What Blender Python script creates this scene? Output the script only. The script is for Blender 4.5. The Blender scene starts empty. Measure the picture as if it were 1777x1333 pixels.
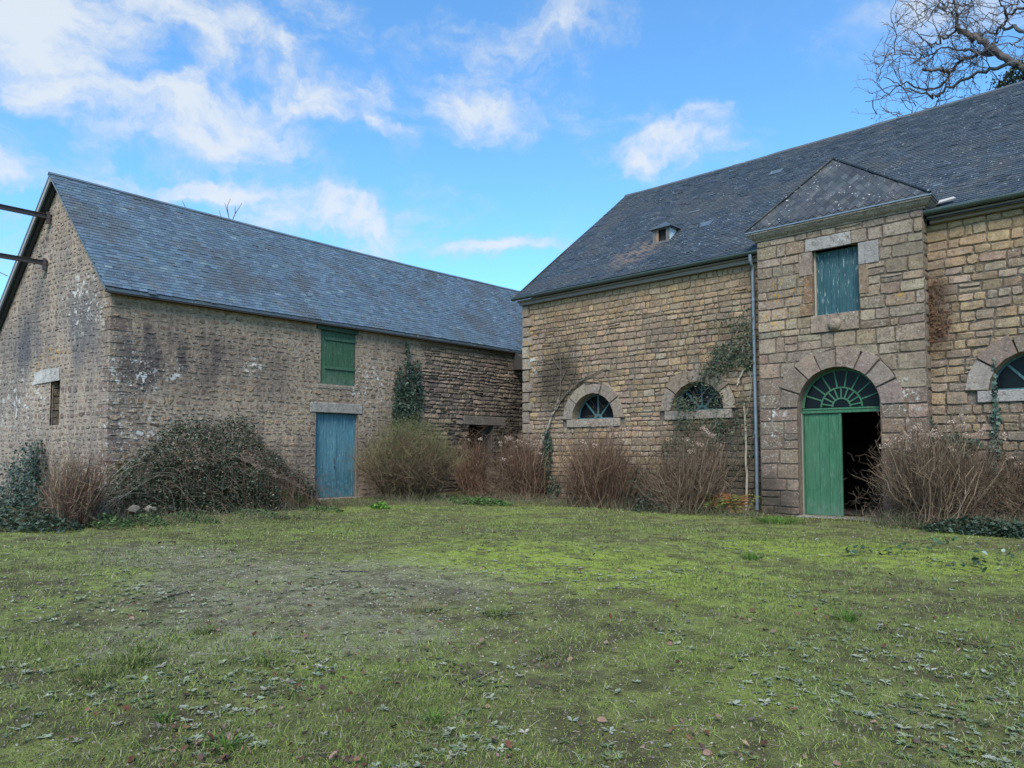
import bpy, math, random
import numpy as np
from math import radians as R, sin, cos, pi, atan2, sqrt
sc = bpy.context.scene
COL = sc.collection
rng = np.random.default_rng(7)
random.seed(7)

# ------------------------------------------------------------------ camera
F = 1222.0; CX = 888.5; CYP = 718.0; PITCH = R(3.0); YAW = R(42.67); EYE = 1.5
cam = bpy.data.objects.new('camera', bpy.data.cameras.new('camera')); COL.objects.link(cam)
cam.location = (0, 0, EYE); cam.rotation_euler = (pi/2 + PITCH, 0, YAW)
cam.data.sensor_width = 36; cam.data.lens = F/1777*36
cam.data.shift_y = (CYP - 666.5)/1777
cam.data.clip_end = 2000; cam.data.clip_start = .05
sc.camera = cam
fw = np.array([-sin(YAW)*cos(PITCH), cos(YAW)*cos(PITCH), sin(PITCH)])
rt = np.array([cos(YAW), sin(YAW), 0.0])
up = np.cross(rt, fw)
EY = np.array([0, 0, EYE])
def ray(x, y): return fw + (x-CX)/F*rt + (CYP-y)/F*up
def onY(x, y, Y): d = ray(x, y); t = Y/d[1]; return EY + t*d          # where a sight line meets the plane Y
def onX(x, y, X): d = ray(x, y); t = X/d[0]; return EY + t*d
def onZ(x, y, Z=0.0): d = ray(x, y); t = (Z-EYE)/d[2]; return EY + t*d
def proj(P):
    P = np.asarray(P, float) - EY
    w = P@fw
    w = np.where(w < .05, np.nan, w)
    return CX + F*(P@rt)/w, CYP - F*(P@up)/w, w

# ------------------------------------------------------------------ sky, sun, exposure
world = bpy.data.worlds.new("World"); sc.world = world; world.use_nodes = True
SUN_EL, SUN_AZ = R(48), R(150)         # azimuth clockwise from +Y
def build_world():
    nt = world.node_tree; N = nt.nodes; L = nt.links; N.clear()
    out = N.new('ShaderNodeOutputWorld'); bg = N.new('ShaderNodeBackground'); bg.inputs[1].default_value = .105
    sky = N.new('ShaderNodeTexSky'); sky.sky_type = 'NISHITA'; sky.sun_disc = False
    sky.sun_elevation = SUN_EL; sky.sun_rotation = SUN_AZ; sky.air_density = 1.0; sky.dust_density = .6; sky.ozone_density = 2.0
    tc = N.new('ShaderNodeTexCoord')
    nrm = N.new('ShaderNodeVectorMath'); nrm.operation = 'NORMALIZE'; L.new(tc.outputs['Generated'], nrm.inputs[0])
    # warp
    nz = N.new('ShaderNodeTexNoise'); nz.inputs['Scale'].default_value = 5.0; nz.inputs['Detail'].default_value = 7; nz.inputs['Roughness'].default_value = .6
    L.new(nrm.outputs[0], nz.inputs['Vector'])
    sub = N.new('ShaderNodeVectorMath'); sub.operation = 'SUBTRACT'; L.new(nz.outputs['Color'], sub.inputs[0]); sub.inputs[1].default_value = (.5, .5, .5)
    scl = N.new('ShaderNodeVectorMath'); scl.operation = 'SCALE'; L.new(sub.outputs[0], scl.inputs[0]); scl.inputs['Scale'].default_value = .15
    wv = N.new('ShaderNodeVectorMath'); wv.operation = 'ADD'; L.new(nrm.outputs[0], wv.inputs[0]); L.new(scl.outputs[0], wv.inputs[1])
    def m(op, a, b=None, c=None, clamp=False):
        n = N.new('ShaderNodeMath'); n.operation = op; n.use_clamp = clamp
        for i, v in enumerate((a, b, c)):
            if v is None: continue
            if isinstance(v, (int, float)): n.inputs[i].default_value = v
            else: L.new(v, n.inputs[i])
        return n.outputs[0]
    # cloud banks stand in fixed directions of the sky: (pixel-measured direction, half width, half height, density)
    banks = [(420, 130, 520, 170, .24), (780, 120, 260, 110, .22), (560, 370, 330, 60, .25), (150, 330, 240, 60, .3), (60, 40, 280, 95, .62), (250, 95, 120, 60, .5), (50, 175, 180, 40, .4), (60, 245, 190, 40, .55), (30, 305, 130, 26, .7),
             (350, 225, 90, 55, .75), (560, 190, 150, 50, .55), (620, 50, 340, 80, .5), (820, 175, 75, 45, .42), (930, 60, 200, 110, .25),
             (1180, 250, 125, 42, 1.4), (1255, 205, 60, 22, .9), (1110, 285, 60, 30, .6), (600, 370, 75, 40, .95), (630, 415, 85, 30, 1.1), (860, 428, 110, 15, 1.1), (770, 190, 40, 30, .4), (600, 225, 110, 30, .35), (690, 240, 60, 12, .5),
             (270, 335, 150, 16, 1.1), (1700, 30, 150, 70, .75), (1420, 120, 40, 20, .3), (975, 298, 22, 10, .4), (700, 440, 160, 16, .4), (450, 385, 120, 20, .5),
             (-500, 100, 500, 200, .8), (-300, 420, 400, 60, .6), (2300, 150, 350, 130, .7), (2900, -300, 600, 300, .6), (700, -500, 700, 160, .6),
             (1500, -420, 400, 120, .5)]
    tot = None
    for (x, y, a, b, dn) in banks:
        d = ray(x, y); nd = np.linalg.norm(d); d = d/nd
        h = rt - d*(rt@d); h /= np.linalg.norm(h); v = np.cross(h, d)
        sa = a/F/nd; sb = b/F/nd
        dh = N.new('ShaderNodeVectorMath'); dh.operation = 'DOT_PRODUCT'; L.new(wv.outputs[0], dh.inputs[0]); dh.inputs[1].default_value = tuple(h/sa)
        dv = N.new('ShaderNodeVectorMath'); dv.operation = 'DOT_PRODUCT'; L.new(wv.outputs[0], dv.inputs[0]); dv.inputs[1].default_value = tuple(v/sb)
        dd = N.new('ShaderNodeVectorMath'); dd.operation = 'DOT_PRODUCT'; L.new(nrm.outputs[0], dd.inputs[0]); dd.inputs[1].default_value = tuple(d)
        r2 = m('ADD', m('POWER', dh.outputs['Value'], 2), m('POWER', dv.outputs['Value'], 2))
        e = m('MULTIPLY', m('POWER', 2.718, m('MULTIPLY', r2, -1.0)), m('GREATER_THAN', dd.outputs['Value'], 0))
        e = m('MULTIPLY', e, dn)
        tot = e if tot is None else m('ADD', tot, e)
    # the rest of the dome, behind the camera, carries the same broken cloud
    back = N.new('ShaderNodeVectorMath'); back.operation = 'DOT_PRODUCT'; L.new(nrm.outputs[0], back.inputs[0]); back.inputs[1].default_value = (.6778, -.7352, .25)
    tot = m('ADD', tot, m('MULTIPLY', m('SMOOTHSTEP', back.outputs['Value'], 0, .7) if False else m('MULTIPLY', back.outputs['Value'], .75, clamp=True), .85))
    # wispy detail
    mp = N.new('ShaderNodeMapping'); mp.inputs['Rotation'].default_value = (0, 0, YAW); mp.inputs['Scale'].default_value = (1.0, 1.0, 2.0)
    L.new(wv.outputs[0], mp.inputs[0])
    n2 = N.new('ShaderNodeTexNoise'); n2.inputs['Scale'].default_value = 5.5; n2.inputs['Detail'].default_value = 10; n2.inputs['Roughness'].default_value = .55; n2.inputs['Distortion'].default_value = .3
    L.new(mp.outputs[0], n2.inputs['Vector'])
    n3 = N.new('ShaderNodeTexNoise'); n3.inputs['Scale'].default_value = 17; n3.inputs['Detail'].default_value = 8; n3.inputs['Roughness'].default_value = .6
    L.new(mp.outputs[0], n3.inputs['Vector'])
    dens = m('ADD', m('MULTIPLY', m('MINIMUM', tot, 1.0), .85), m('ADD', m('MULTIPLY', m('SUBTRACT', n2.outputs['Fac'], .5), 2.9), m('MULTIPLY', m('SUBTRACT', n3.outputs['Fac'], .5), 1.5)))
    dens = m('SUBTRACT', dens, .10)
    mr = N.new('ShaderNodeMapRange'); mr.interpolation_type = 'SMOOTHSTEP'; L.new(dens, mr.inputs[0]); mr.inputs[1].default_value = .0; mr.inputs[2].default_value = 1.12; mr.inputs[4].default_value = .9
    fac = m('MULTIPLY', mr.outputs[0], m('MINIMUM', m('MULTIPLY', tot, 3.5), 1.0), clamp=True)
    hs = N.new('ShaderNodeMix'); hs.data_type = 'RGBA'; hs.blend_type = 'MULTIPLY'; hs.inputs[0].default_value = 1
    L.new(sky.outputs[0], hs.inputs[6]); hs.inputs[7].default_value = SKY_TINT
    # cloud tone: whiter in the thick lit parts, greyer veil where thin
    cc = N.new('ShaderNodeMix'); cc.data_type = 'RGBA'; L.new(mr.outputs[0], cc.inputs[0]); cc.inputs[6].default_value = (2.5, 3.0, 3.75, 1); cc.inputs[7].default_value = (3.8, 4.05, 4.3, 1)
    mx = N.new('ShaderNodeMix'); mx.data_type = 'RGBA'; L.new(fac, mx.inputs[0]); L.new(hs.outputs[2], mx.inputs[6]); L.new(cc.outputs[2], mx.inputs[7])
    L.new(mx.outputs[2], bg.inputs[0]); L.new(bg.outputs[0], out.inputs[0])
SKY_TINT = (.72, 1.18, 1.42, 1)
build_world()
sun = bpy.data.objects.new('sun', bpy.data.lights.new('sun', 'SUN')); COL.objects.link(sun)
sun.data.energy = 2.3; sun.data.angle = R(26); sun.data.color = (1, .91, .80)
sdir = np.array([sin(SUN_AZ)*cos(SUN_EL), cos(SUN_AZ)*cos(SUN_EL), sin(SUN_EL)])
from mathutils import Vector
sun.rotation_euler = Vector(sdir).to_track_quat('Z', 'Y').to_euler()
sc.view_settings.view_transform = 'Standard'; sc.view_settings.look = 'None'
sc.view_settings.exposure = 1.05; sc.view_settings.gamma = 1; sc.view_settings.use_curve_mapping = False
sc.render.engine = 'CYCLES'

# ------------------------------------------------------------------ helpers
def tag(o, label=None, cat=None, group=None, kind=None):
    if label: o['label'] = label
    if cat: o['category'] = cat
    if group: o['group'] = group
    if kind: o['kind'] = kind
    return o
def empty(name, loc=(0, 0, 0), parent=None, **k):
    o = bpy.data.objects.new(name, None); COL.objects.link(o); o.location = loc; o.empty_display_size = .2
    if parent: o.parent = parent
    return tag(o, **k)
class MB:
    """collects patches of vertices, faces and vertex colours and links them as one mesh"""
    def __init__(s): s.v = []; s.f = []; s.c = []; s.n = 0
    def add(s, v, f, c=(1, 1, 1)):
        v = np.asarray(v, float).reshape(-1, 3); f = np.asarray(f, int)
        s.v.append(v); s.f.append(f + s.n)
        c = np.asarray(c, float)
        if c.ndim == 1: c = np.tile(c[:3], (len(v), 1))
        s.c.append(c); s.n += len(v); return s
    def many(s, V, f, C=None):
        """V (N,K,3) copies of one topology f (M,k)"""
        N, K, _ = V.shape
        if N == 0: return s
        f = np.asarray(f, int)
        FF = (f[None] + (np.arange(N)*K)[:, None, None]).reshape(-1, f.shape[1])
        if C is None: C = np.ones((N, 3))
        C = np.asarray(C, float)
        if C.ndim == 2: C = np.repeat(C[:, None, :], K, 1)
        return s.add(V.reshape(-1, 3), FF, C.reshape(-1, 3))
    def box(s, x0, x1, y0, y1, z0, z1, c=(1, 1, 1)):
        v = [(x, y, z) for x in (x0, x1) for y in (y0, y1) for z in (z0, z1)]
        return s.add(v, [(0, 1, 3, 2), (4, 6, 7, 5), (0, 4, 5, 1), (2, 3, 7, 6), (0, 2, 6, 4), (1, 5, 7, 3)], c)
    def prism(s, poly, vec, c=(1, 1, 1)):
        poly = np.asarray(poly, float); n = len(poly); v = np.vstack([poly, poly + np.asarray(vec)])
        s.add(v, [(i, (i+1) % n, n+(i+1) % n, n+i) for i in range(n)], c)
        s.n -= 0
        a = s.n - 2*n
        s.f.append(np.array([list(range(a, a+n))])); s.f.append(np.array([list(range(a+2*n-1, a+n-1, -1))])); return s
    def build(s, name, mat, parent=None, smooth=False, bevel=0, **k):
        me = bpy.data.meshes.new(name)
        V = np.vstack(s.v); C = np.vstack(s.c)
        me.vertices.add(len(V)); me.vertices.foreach_set('co', V.astype(np.float32).ravel())
        idx = np.concatenate([f.ravel() for f in s.f]); tot = np.concatenate([np.full(len(f), f.shape[1]) for f in s.f])
        st = np.concatenate([[0], np.cumsum(tot)[:-1]])
        me.loops.add(len(idx)); me.loops.foreach_set('vertex_index', idx.astype(np.int32))
        me.polygons.add(len(tot)); me.polygons.foreach_set('loop_start', st.astype(np.int32)); me.polygons.foreach_set('loop_total', tot.astype(np.int32))
        me.polygons.foreach_set('use_smooth', np.full(len(tot), bool(smooth)))
        me.update(calc_edges=True)
        at = me.color_attributes.new('col', 'FLOAT_COLOR', 'POINT')
        at.data.foreach_set('color', np.hstack([C, np.ones((len(C), 1))]).astype(np.float32).ravel())
        me.materials.append(mat)
        o = bpy.data.objects.new(name, me); COL.objects.link(o)
        if parent: o.parent = parent; o.matrix_parent_inverse = W(parent).inverted()
        if bevel:
            b = o.modifiers.new('bevel', 'BEVEL'); b.width = bevel; b.segments = 2; b.limit_method = 'ANGLE'
        return tag(o, **k)
from mathutils import Matrix
def W(o):
    m_ = Matrix.Translation(o.location) if o.type == 'EMPTY' or True else None
    if o.parent: m_ = W(o.parent) @ o.matrix_parent_inverse @ Matrix.Translation(o.location)
    return m_
def vnoise(P, scale=1.0, seed=0, octaves=3):
    """value noise on (N,2) or (N,3) points, about -1..1"""
    P = np.asarray(P, float)*scale; out = 0; amp = 1; tot = 0
    for o in range(octaves):
        i = np.floor(P).astype(np.int64); f = P - i; f = f*f*(3-2*f); D = P.shape[-1]; acc = 0
        for corner in range(2**D):
            h = np.full(P.shape[:-1], seed*7919 + o*104729, dtype=np.int64); w = 1.0
            for d in range(D):
                b = (corner >> d) & 1
                h = (h ^ ((i[..., d]+b)*[73856093, 19349663, 83492791][d])) * 1103515245 + 12345
                w = w*(f[..., d] if b else 1-f[..., d])
            h = (h ^ (h >> 13))*1274126177; h = (h ^ (h >> 16)) & 0xffff
            acc = acc + w*(h/32767.5-1)
        out = out + amp*acc; tot += amp; amp *= .5; P = P*2.03 + 17.1
    return out/tot
def tubes(mb, P, r0, r1, col, sides=3):
    """P (N,K,3) paths; r0,r1 radii at start/end (N,); col (N,3)"""
    N, K, _ = P.shape
    if N == 0: return
    T = np.gradient(P, axis=1); T /= np.linalg.norm(T, axis=2, keepdims=True)+1e-9
    ref = np.where(np.abs(T[..., 2:3]) > .9, np.array([1., 0, 0]), np.array([0, 0, 1.]))
    A = np.cross(T, ref); A /= np.linalg.norm(A, axis=2, keepdims=True)+1e-9; B = np.cross(T, A)
    r = (np.asarray(r0)[:, None]*(1-np.linspace(0, 1, K))+np.asarray(r1)[:, None]*np.linspace(0, 1, K))[..., None]
    V = []
    for k in range(sides):
        a = 2*pi*k/sides; V.append(P + r*(cos(a)*A + sin(a)*B))
    V = np.stack(V, 2).reshape(N, K*sides, 3)
    f = [(i*sides+k, i*sides+(k+1) % sides, (i+1)*sides+(k+1) % sides, (i+1)*sides+k) for i in range(K-1) for k in range(sides)]
    col = np.asarray(col, float)
    if col.ndim == 1: col = np.tile(col, (N, 1))
    mb.many(V, f, col)
def basis(N, up_bias=.4, r=rng, n=None):
    if n is None:
        n = r.normal(size=(N, 3)); n[:, 2] = np.abs(n[:, 2])*(1+up_bias)+up_bias
    n = n/np.linalg.norm(n, axis=1, keepdims=True)
    t = r.normal(size=(N, 3)); t -= n*np.sum(t*n, 1, keepdims=True); t /= np.linalg.norm(t, axis=1, keepdims=True)
    return n, t, np.cross(n, t)
LEAF2 = np.array([(0, 0, 0), (.5, .28, .06), (1, 0, -.05), (.5, -.28, .06)])
LEAF2F = [(0, 3, 2), (0, 2, 1)]
IVY = np.array([(0, 0, 0), (.1, .42, .03), (.45, .5, -.02), (.55, .22, .05), (1, 0, -.06), (.55, -.22, .05), (.45, -.5, -.02), (.1, -.42, .03)])
IVYF = [(0, 3, 2), (0, 2, 1), (0, 4, 3), (0, 5, 4), (0, 6, 5), (0, 7, 6)]
def leaves(mb, C, size, col, n=None, shape=LEAF2, faces=LEAF2F, r=rng, up_bias=.4):
    N = len(C)
    if N == 0: return
    n, t, b = basis(N, up_bias, r, n)
    s = np.asarray(size)*np.ones(N)
    V = C[:, None, :] + s[:, None, None]*(shape[None, :, 0:1]*t[:, None]+shape[None, :, 1:2]*b[:, None]+shape[None, :, 2:3]*n[:, None])
    mb.many(V, faces, col)
def vary(base, N, amt=.25, r=rng, hue=.06):
    base = np.asarray(base, float)
    return np.clip(base[None]*(1+amt*r.normal(size=(N, 1)))*(1+hue*r.normal(size=(N, 3))), .004, .9)
def pick(cols, N, r=rng, amt=.15, p=None):
    cols = np.asarray(cols, float); i = r.choice(len(cols), N, p=p)
    return np.clip(cols[i]*(1+amt*r.normal(size=(N, 1)))*(1+.03*r.normal(size=(N, 3))), .004, .9)

# ------------------------------------------------------------------ materials
class NT:
    def __init__(s, name):
        s.m = bpy.data.materials.new(name); s.m.use_nodes = True; s.t = s.m.node_tree; s.N = s.t.nodes; s.L = s.t.links
        s.N.clear(); s.out = s.N.new('ShaderNodeOutputMaterial'); s.b = s.N.new('ShaderNodeBsdfPrincipled'); s.L.new(s.b.outputs[0], s.out.inputs[0])
        s.pos = s.N.new('ShaderNodeNewGeometry').outputs['Position']
    def put(s, sock, v):
        if isinstance(v, (int, float)): sock.default_value = v
        elif isinstance(v, tuple): sock.default_value = v if len(v) != 3 or len(sock.default_value) == 3 else (*v, 1)
        else: s.L.new(v, sock)
    def math(s, op, a, b=0.0, clamp=False):
        n = s.N.new('ShaderNodeMath'); n.operation = op; n.use_clamp = clamp; s.put(n.inputs[0], a); s.put(n.inputs[1], b); return n.outputs[0]
    def scale(s, v, sc_):
        n = s.N.new('ShaderNodeVectorMath'); n.operation = 'MULTIPLY'; s.put(n.inputs[0], v); n.inputs[1].default_value = sc_; return n.outputs[0]
    def noise(s, scale, detail=4, rough=.55, vec=None, dist=0, off=None):
        n = s.N.new('ShaderNodeTexNoise'); n.inputs['Scale'].default_value = scale; n.inputs['Detail'].default_value = detail
        n.inputs['Roughness'].default_value = rough; n.inputs['Distortion'].default_value = dist
        v = s.pos if vec is None else vec
        if off:
            a = s.N.new('ShaderNodeVectorMath'); a.operation = 'ADD'; s.L.new(v, a.inputs[0]); a.inputs[1].default_value = off; v = a.outputs[0]
        s.L.new(v, n.inputs['Vector']); return n.outputs['Fac']
    def vor(s, scale, feature='F1', out='Distance', rand=1.0, vec=None):
        n = s.N.new('ShaderNodeTexVoronoi'); n.feature = feature; n.inputs['Scale'].default_value = scale; n.inputs['Randomness'].default_value = rand
        s.L.new(s.pos if vec is None else vec, n.inputs['Vector']); return n.outputs[out]
    def ramp(s, v, a, b, lo=0.0, hi=1.0, smooth=True):
        n = s.N.new('ShaderNodeMapRange'); n.interpolation_type = 'SMOOTHSTEP' if smooth else 'LINEAR'
        s.put(n.inputs[0], v); n.inputs[1].default_value = a; n.inputs[2].default_value = b; n.inputs[3].default_value = lo; n.inputs[4].default_value = hi; return n.outputs[0]
    def mix(s, f, a, b, mode='MIX'):
        n = s.N.new('ShaderNodeMix'); n.data_type = 'RGBA'; n.blend_type = mode; s.put(n.inputs[0], f); s.put(n.inputs[6], a); s.put(n.inputs[7], b); return n.outputs[2]
    def attr(s, name='col'):
        n = s.N.new('ShaderNodeVertexColor'); n.layer_name = name; return n.outputs[0]
    def sep(s, v=None):
        n = s.N.new('ShaderNodeSeparateXYZ'); s.L.new(s.pos if v is None else v, n.inputs[0]); return n.outputs
    def blob(s, c, rx, ry, rz):
        """soft patch 0..1 around a place"""
        a = s.N.new('ShaderNodeVectorMath'); a.operation = 'SUBTRACT'; s.L.new(s.pos, a.inputs[0]); a.inputs[1].default_value = tuple(c)
        b = s.scale(a.outputs[0], (1/rx, 1/ry, 1/rz)); l = s.N.new('ShaderNodeVectorMath'); l.operation = 'LENGTH'; s.L.new(b, l.inputs[0]); return s.ramp(l.outputs['Value'], 1.15, .35)
    def fin(s, col, rough=.85, bump=None, bs=.3, bd=.01, spec=.3, extra=None):
        s.put(s.b.inputs['Base Color'], col); s.put(s.b.inputs['Roughness'], rough); s.b.inputs['Specular IOR Level'].default_value = spec
        if bump is not None:
            n = s.N.new('ShaderNodeBump'); n.inputs['Strength'].default_value = bs; n.inputs['Distance'].default_value = bd
            s.L.new(bump, n.inputs['Height']); s.L.new(n.outputs[0], s.b.inputs['Normal'])
        return s.m

def stone_mat(name, stain=(.09, .075, .075), stain_amt=.6, lichen=.35, lich_blobs=(), moss_blobs=(), orange_blobs=(), damp_blobs=(), warm_top=None, gain=1.0, stain_blobs=(), orange=.0):
    n = NT(name)
    c = n.attr()
    lt = n.noise(.8, 4, .6, off=(31, 7, 5)); c = n.mix(1.0, c, n.mix(lt, (.62, .60, .60), (1.32, 1.32, 1.30)), 'MULTIPLY')
    g = n.noise(7, 6, .65); c = n.mix(1.0, c, n.mix(g, (.55, .53, .53), (1.5, 1.48, 1.44)), 'MULTIPLY')
    cr = n.math('MULTIPLY', n.ramp(n.noise(15, 7, .78, off=(3, 3, 9)), .50, .64), .50); c = n.mix(cr, c, (.43, .395, .345))
    dk = n.math('MULTIPLY', n.ramp(n.noise(11, 7, .8, off=(13, 6, 2)), .50, .62), .72); c = n.mix(dk, c, (.10, .078, .065))
    g2 = n.noise(38, 5, .7); c = n.mix(1.0, c, n.mix(g2, (.42, .41, .40), (1.52, 1.52, 1.5)), 'MULTIPLY')
    # rain streaks and grime
    st = n.noise(1.0, 5, .6, vec=n.scale(n.pos, (2.6, 2.6, .55)))
    st2 = n.noise(.35, 3, .5, off=(3, 9, 2))
    f = n.math('MULTIPLY', n.ramp(n.math('ADD', n.math('MULTIPLY', st, .6), n.math('MULTIPLY', st2, .5)), .48, .68), stain_amt)
    for b in stain_blobs: f = n.math('ADD', f, n.math('MULTIPLY', n.math('MULTIPLY', n.blob(*b), n.ramp(st, .3, .6, .25, 1)), .5), clamp=True)
    c = n.mix(f, c, stain)
    # pale lichen crust: small specks everywhere, blotches in patches
    sp = n.ramp(n.noise(26, 3, .6, off=(5, 5, 5)), .63, .70)
    sp = n.math('MULTIPLY', sp, n.ramp(n.noise(1.1, 3, off=(1, 4, 7)), .42, .62))
    sp = n.math('MULTIPLY', n.math('MAXIMUM', sp, n.math('MULTIPLY', n.ramp(n.noise(19, 5, .75, off=(8, 15, 5)), .60, .68), .55)), lichen)
    for b in lich_blobs:
        w = n.blob(*b); big = n.ramp(n.noise(5.5, 3, .5, off=(2, 8, 1)), .60, .66); fine = n.ramp(n.noise(17, 4, .6, off=(7, 1, 3)), .58, .64)
        sp = n.math('MAXIMUM', sp, n.math('MULTIPLY', w, n.math('MAXIMUM', big, n.math('MULTIPLY', fine, .8))))
    c = n.mix(sp, c, (.50, .50, .47))
    og = n.math('MULTIPLY', n.ramp(n.noise(9, 3, .6, off=(9, 2, 6)), .62, .68), orange)
    for b in orange_blobs: og = n.math('MAXIMUM', og, n.math('MULTIPLY', n.blob(*b), n.ramp(n.noise(9, 4, .65, off=(4, 4, 4)), .56, .63, 0, .8)))
    c = n.mix(og, c, (.42, .24, .035))
    for b in moss_blobs: c = n.mix(n.math('MULTIPLY', n.blob(*b), n.ramp(n.noise(5, 4), .44, .56)), c, (.045, .05, .012))
    for b in damp_blobs: c = n.mix(n.math('MULTIPLY', n.blob(*b), n.ramp(n.noise(2, 4), .25, .6, .5, .85)), c, (.035, .034, .028))
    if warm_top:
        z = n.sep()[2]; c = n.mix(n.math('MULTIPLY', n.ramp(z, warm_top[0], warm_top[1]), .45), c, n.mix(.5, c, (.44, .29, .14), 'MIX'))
    if gain != 1: c = n.mix(1.0, c, (gain,)*3, 'MULTIPLY')
    h = n.math('ADD', n.math('MULTIPLY', n.noise(24, 6, .7), 1.0), n.math('MULTIPLY', n.noise(90, 3, .6), .4))
    return n.fin(c, .94, h, 1.0, .022, .12)
def wood_paint(name, base, wear=(.35, .36, .33), wear_amt=.4, dark=.6, zfade=None, axis=2):
    n = NT(name)
    sc_ = (22, 22, 1.4) if axis == 2 else (1.4, 1.4, 22)
    g = n.noise(1.6, 5, .65, vec=n.scale(n.pos, sc_))
    c = n.mix(n.ramp(g, .25, .75), tuple(dark*x for x in base), tuple(min(1, 1.25*x) for x in base))
    big = n.noise(1.8, 4, .5, off=(3, 1, 2)); c = n.mix(n.ramp(big, .35, .7, 0, .5), c, tuple(.75*x+.03 for x in base))
    w = n.math('MULTIPLY', n.ramp(n.noise(2.2, 6, .75, vec=n.scale(n.pos, (14, 14, 2.2)), off=(8, 3, 1)), .56, .66), wear_amt)
    c = n.mix(w, c, wear)
    if zfade:
        z = n.sep()[2]; f = n.math('MULTIPLY', n.ramp(z, zfade[1], zfade[0]), n.ramp(n.noise(7, 4), .3, .65)); c = n.mix(n.math('MULTIPLY', f, .7), c, zfade[2])
    return n.fin(c, .6, g, .35, .004, .35)
def attr_mat(name, rough=.8, noise_scale=60, amt=.35, spec=.3, bs=.0, transl=0):
    n = NT(name); c = n.attr()
    g = n.noise(noise_scale, 3, .6); c = n.mix(1.0, c, n.mix(g, (1-amt,)*3, (1+amt,)*3), 'MULTIPLY')
    m_ = n.fin(c, rough, g if bs else None, bs, .003, spec)
    if transl:
        tr = n.N.new('ShaderNodeBsdfTranslucent'); n.L.new(c, tr.inputs[0]); mx = n.N.new('ShaderNodeMixShader'); mx.inputs[0].default_value = transl
        n.L.new(n.b.outputs[0], mx.inputs[1]); n.L.new(tr.outputs[0], mx.inputs[2]); n.L.new(mx.outputs[0], n.out.inputs[0])
    return m_
def plain(name, col, rough=.6, metal=0, var=.25, sc_=8, bs=.2, spec=.4):
    n = NT(name); g = n.noise(sc_, 5, .6); c = n.mix(g, tuple(x*(1-var) for x in col), tuple(x*(1+var) for x in col))
    n.b.inputs['Metallic'].default_value = metal; return n.fin(c, n.ramp(g, .3, .7, rough*.85, min(1, rough*1.15)), n.noise(sc_*6, 4), bs, .004, spec)

# ------------------------------------------------------------------ main planes of the place
XL = -19.03                    # long wall of the barn faces +X
YP, YW = 16.54, 16.92          # entrance bay and main wall of the stable face -Y
BC = onX(190, 650, XL); BCY = BC[1]                     # barn corner
GA = R(9.5)                                              # the barn gable is not square to its long wall
GD = np.array([-cos(GA), -sin(GA)])                     # along the gable, away from the corner
GN = np.array([sin(GA), -cos(GA)])                      # outwards
def onG(x, y, off=0.0):
    """where a sight line meets the gable wall plane moved outwards by off"""
    d = ray(x, y); o = np.array([XL, BCY])+GN*off
    t = ((o)@GN)/(d[:2]@GN); return EY+t*d
def gs(p): return (np.asarray(p)[:2]-np.array([XL, BCY]))@GD
EAVE_Z = onX(300, 505.5, XL)[2]
APEX = onG(84, 300, .28)
ZR = APEX[2]; SR = gs(APEX); XR = APEX[0]
print('barn corner', BC, 'eave', EAVE_Z, 'apex', APEX, 's', SR)
SC_X = onY(908, 700, YW)[0]    # left corner of the stable
print('stable corner X', SC_X, 'base y', proj([[SC_X, YW, 0]]))

# ------------------------------------------------------------------ stones
G5F = [(i*5+j, i*5+j+1, (i+1)*5+j+1, (i+1)*5+j) for i in range(4) for j in range(4)]
def patches(SZ, depth, org, dr, nr, jit=.004, bulge=.01, r=rng, back=.010):
    """SZ (N,5,5,2) points in the wall plane (second and fourth rings are the arris); lifts them into rounded stones"""
    N = len(SZ); SZ = SZ.copy()
    depth = np.asarray(depth)*np.ones(N)
    D = np.zeros((N, 5, 5))
    D[:, 1:4, 1:4] = depth[:, None, None]; D[:, 2, 2] += bulge*r.random(N)*.5
    D[:, 1:4, 1:4] += r.normal(size=(N, 3, 3))*jit*.6
    tilt = r.normal(size=(N, 2))*jit*1.0
    D[:, 1:4, 1] += tilt[:, :1]; D[:, 1:4, 3] -= tilt[:, :1]; D[:, 1, 1:4] += tilt[:, 1:]; D[:, 3, 1:4] -= tilt[:, 1:]
    ring = np.ones((5, 5), bool); ring[1:4, 1:4] = False
    D[:, ring] = -back
    SZ += r.normal(size=SZ.shape)*jit*.9
    org = np.asarray(org, float); dr = np.asarray(dr, float); nr = np.asarray(nr, float)
    X = org[0] + SZ[..., 0]*dr[0] + D*nr[0]; Y = org[1] + SZ[..., 0]*dr[1] + D*nr[1]
    return np.stack([X, Y, SZ[..., 1]], -1).reshape(N, 25, 3)
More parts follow.
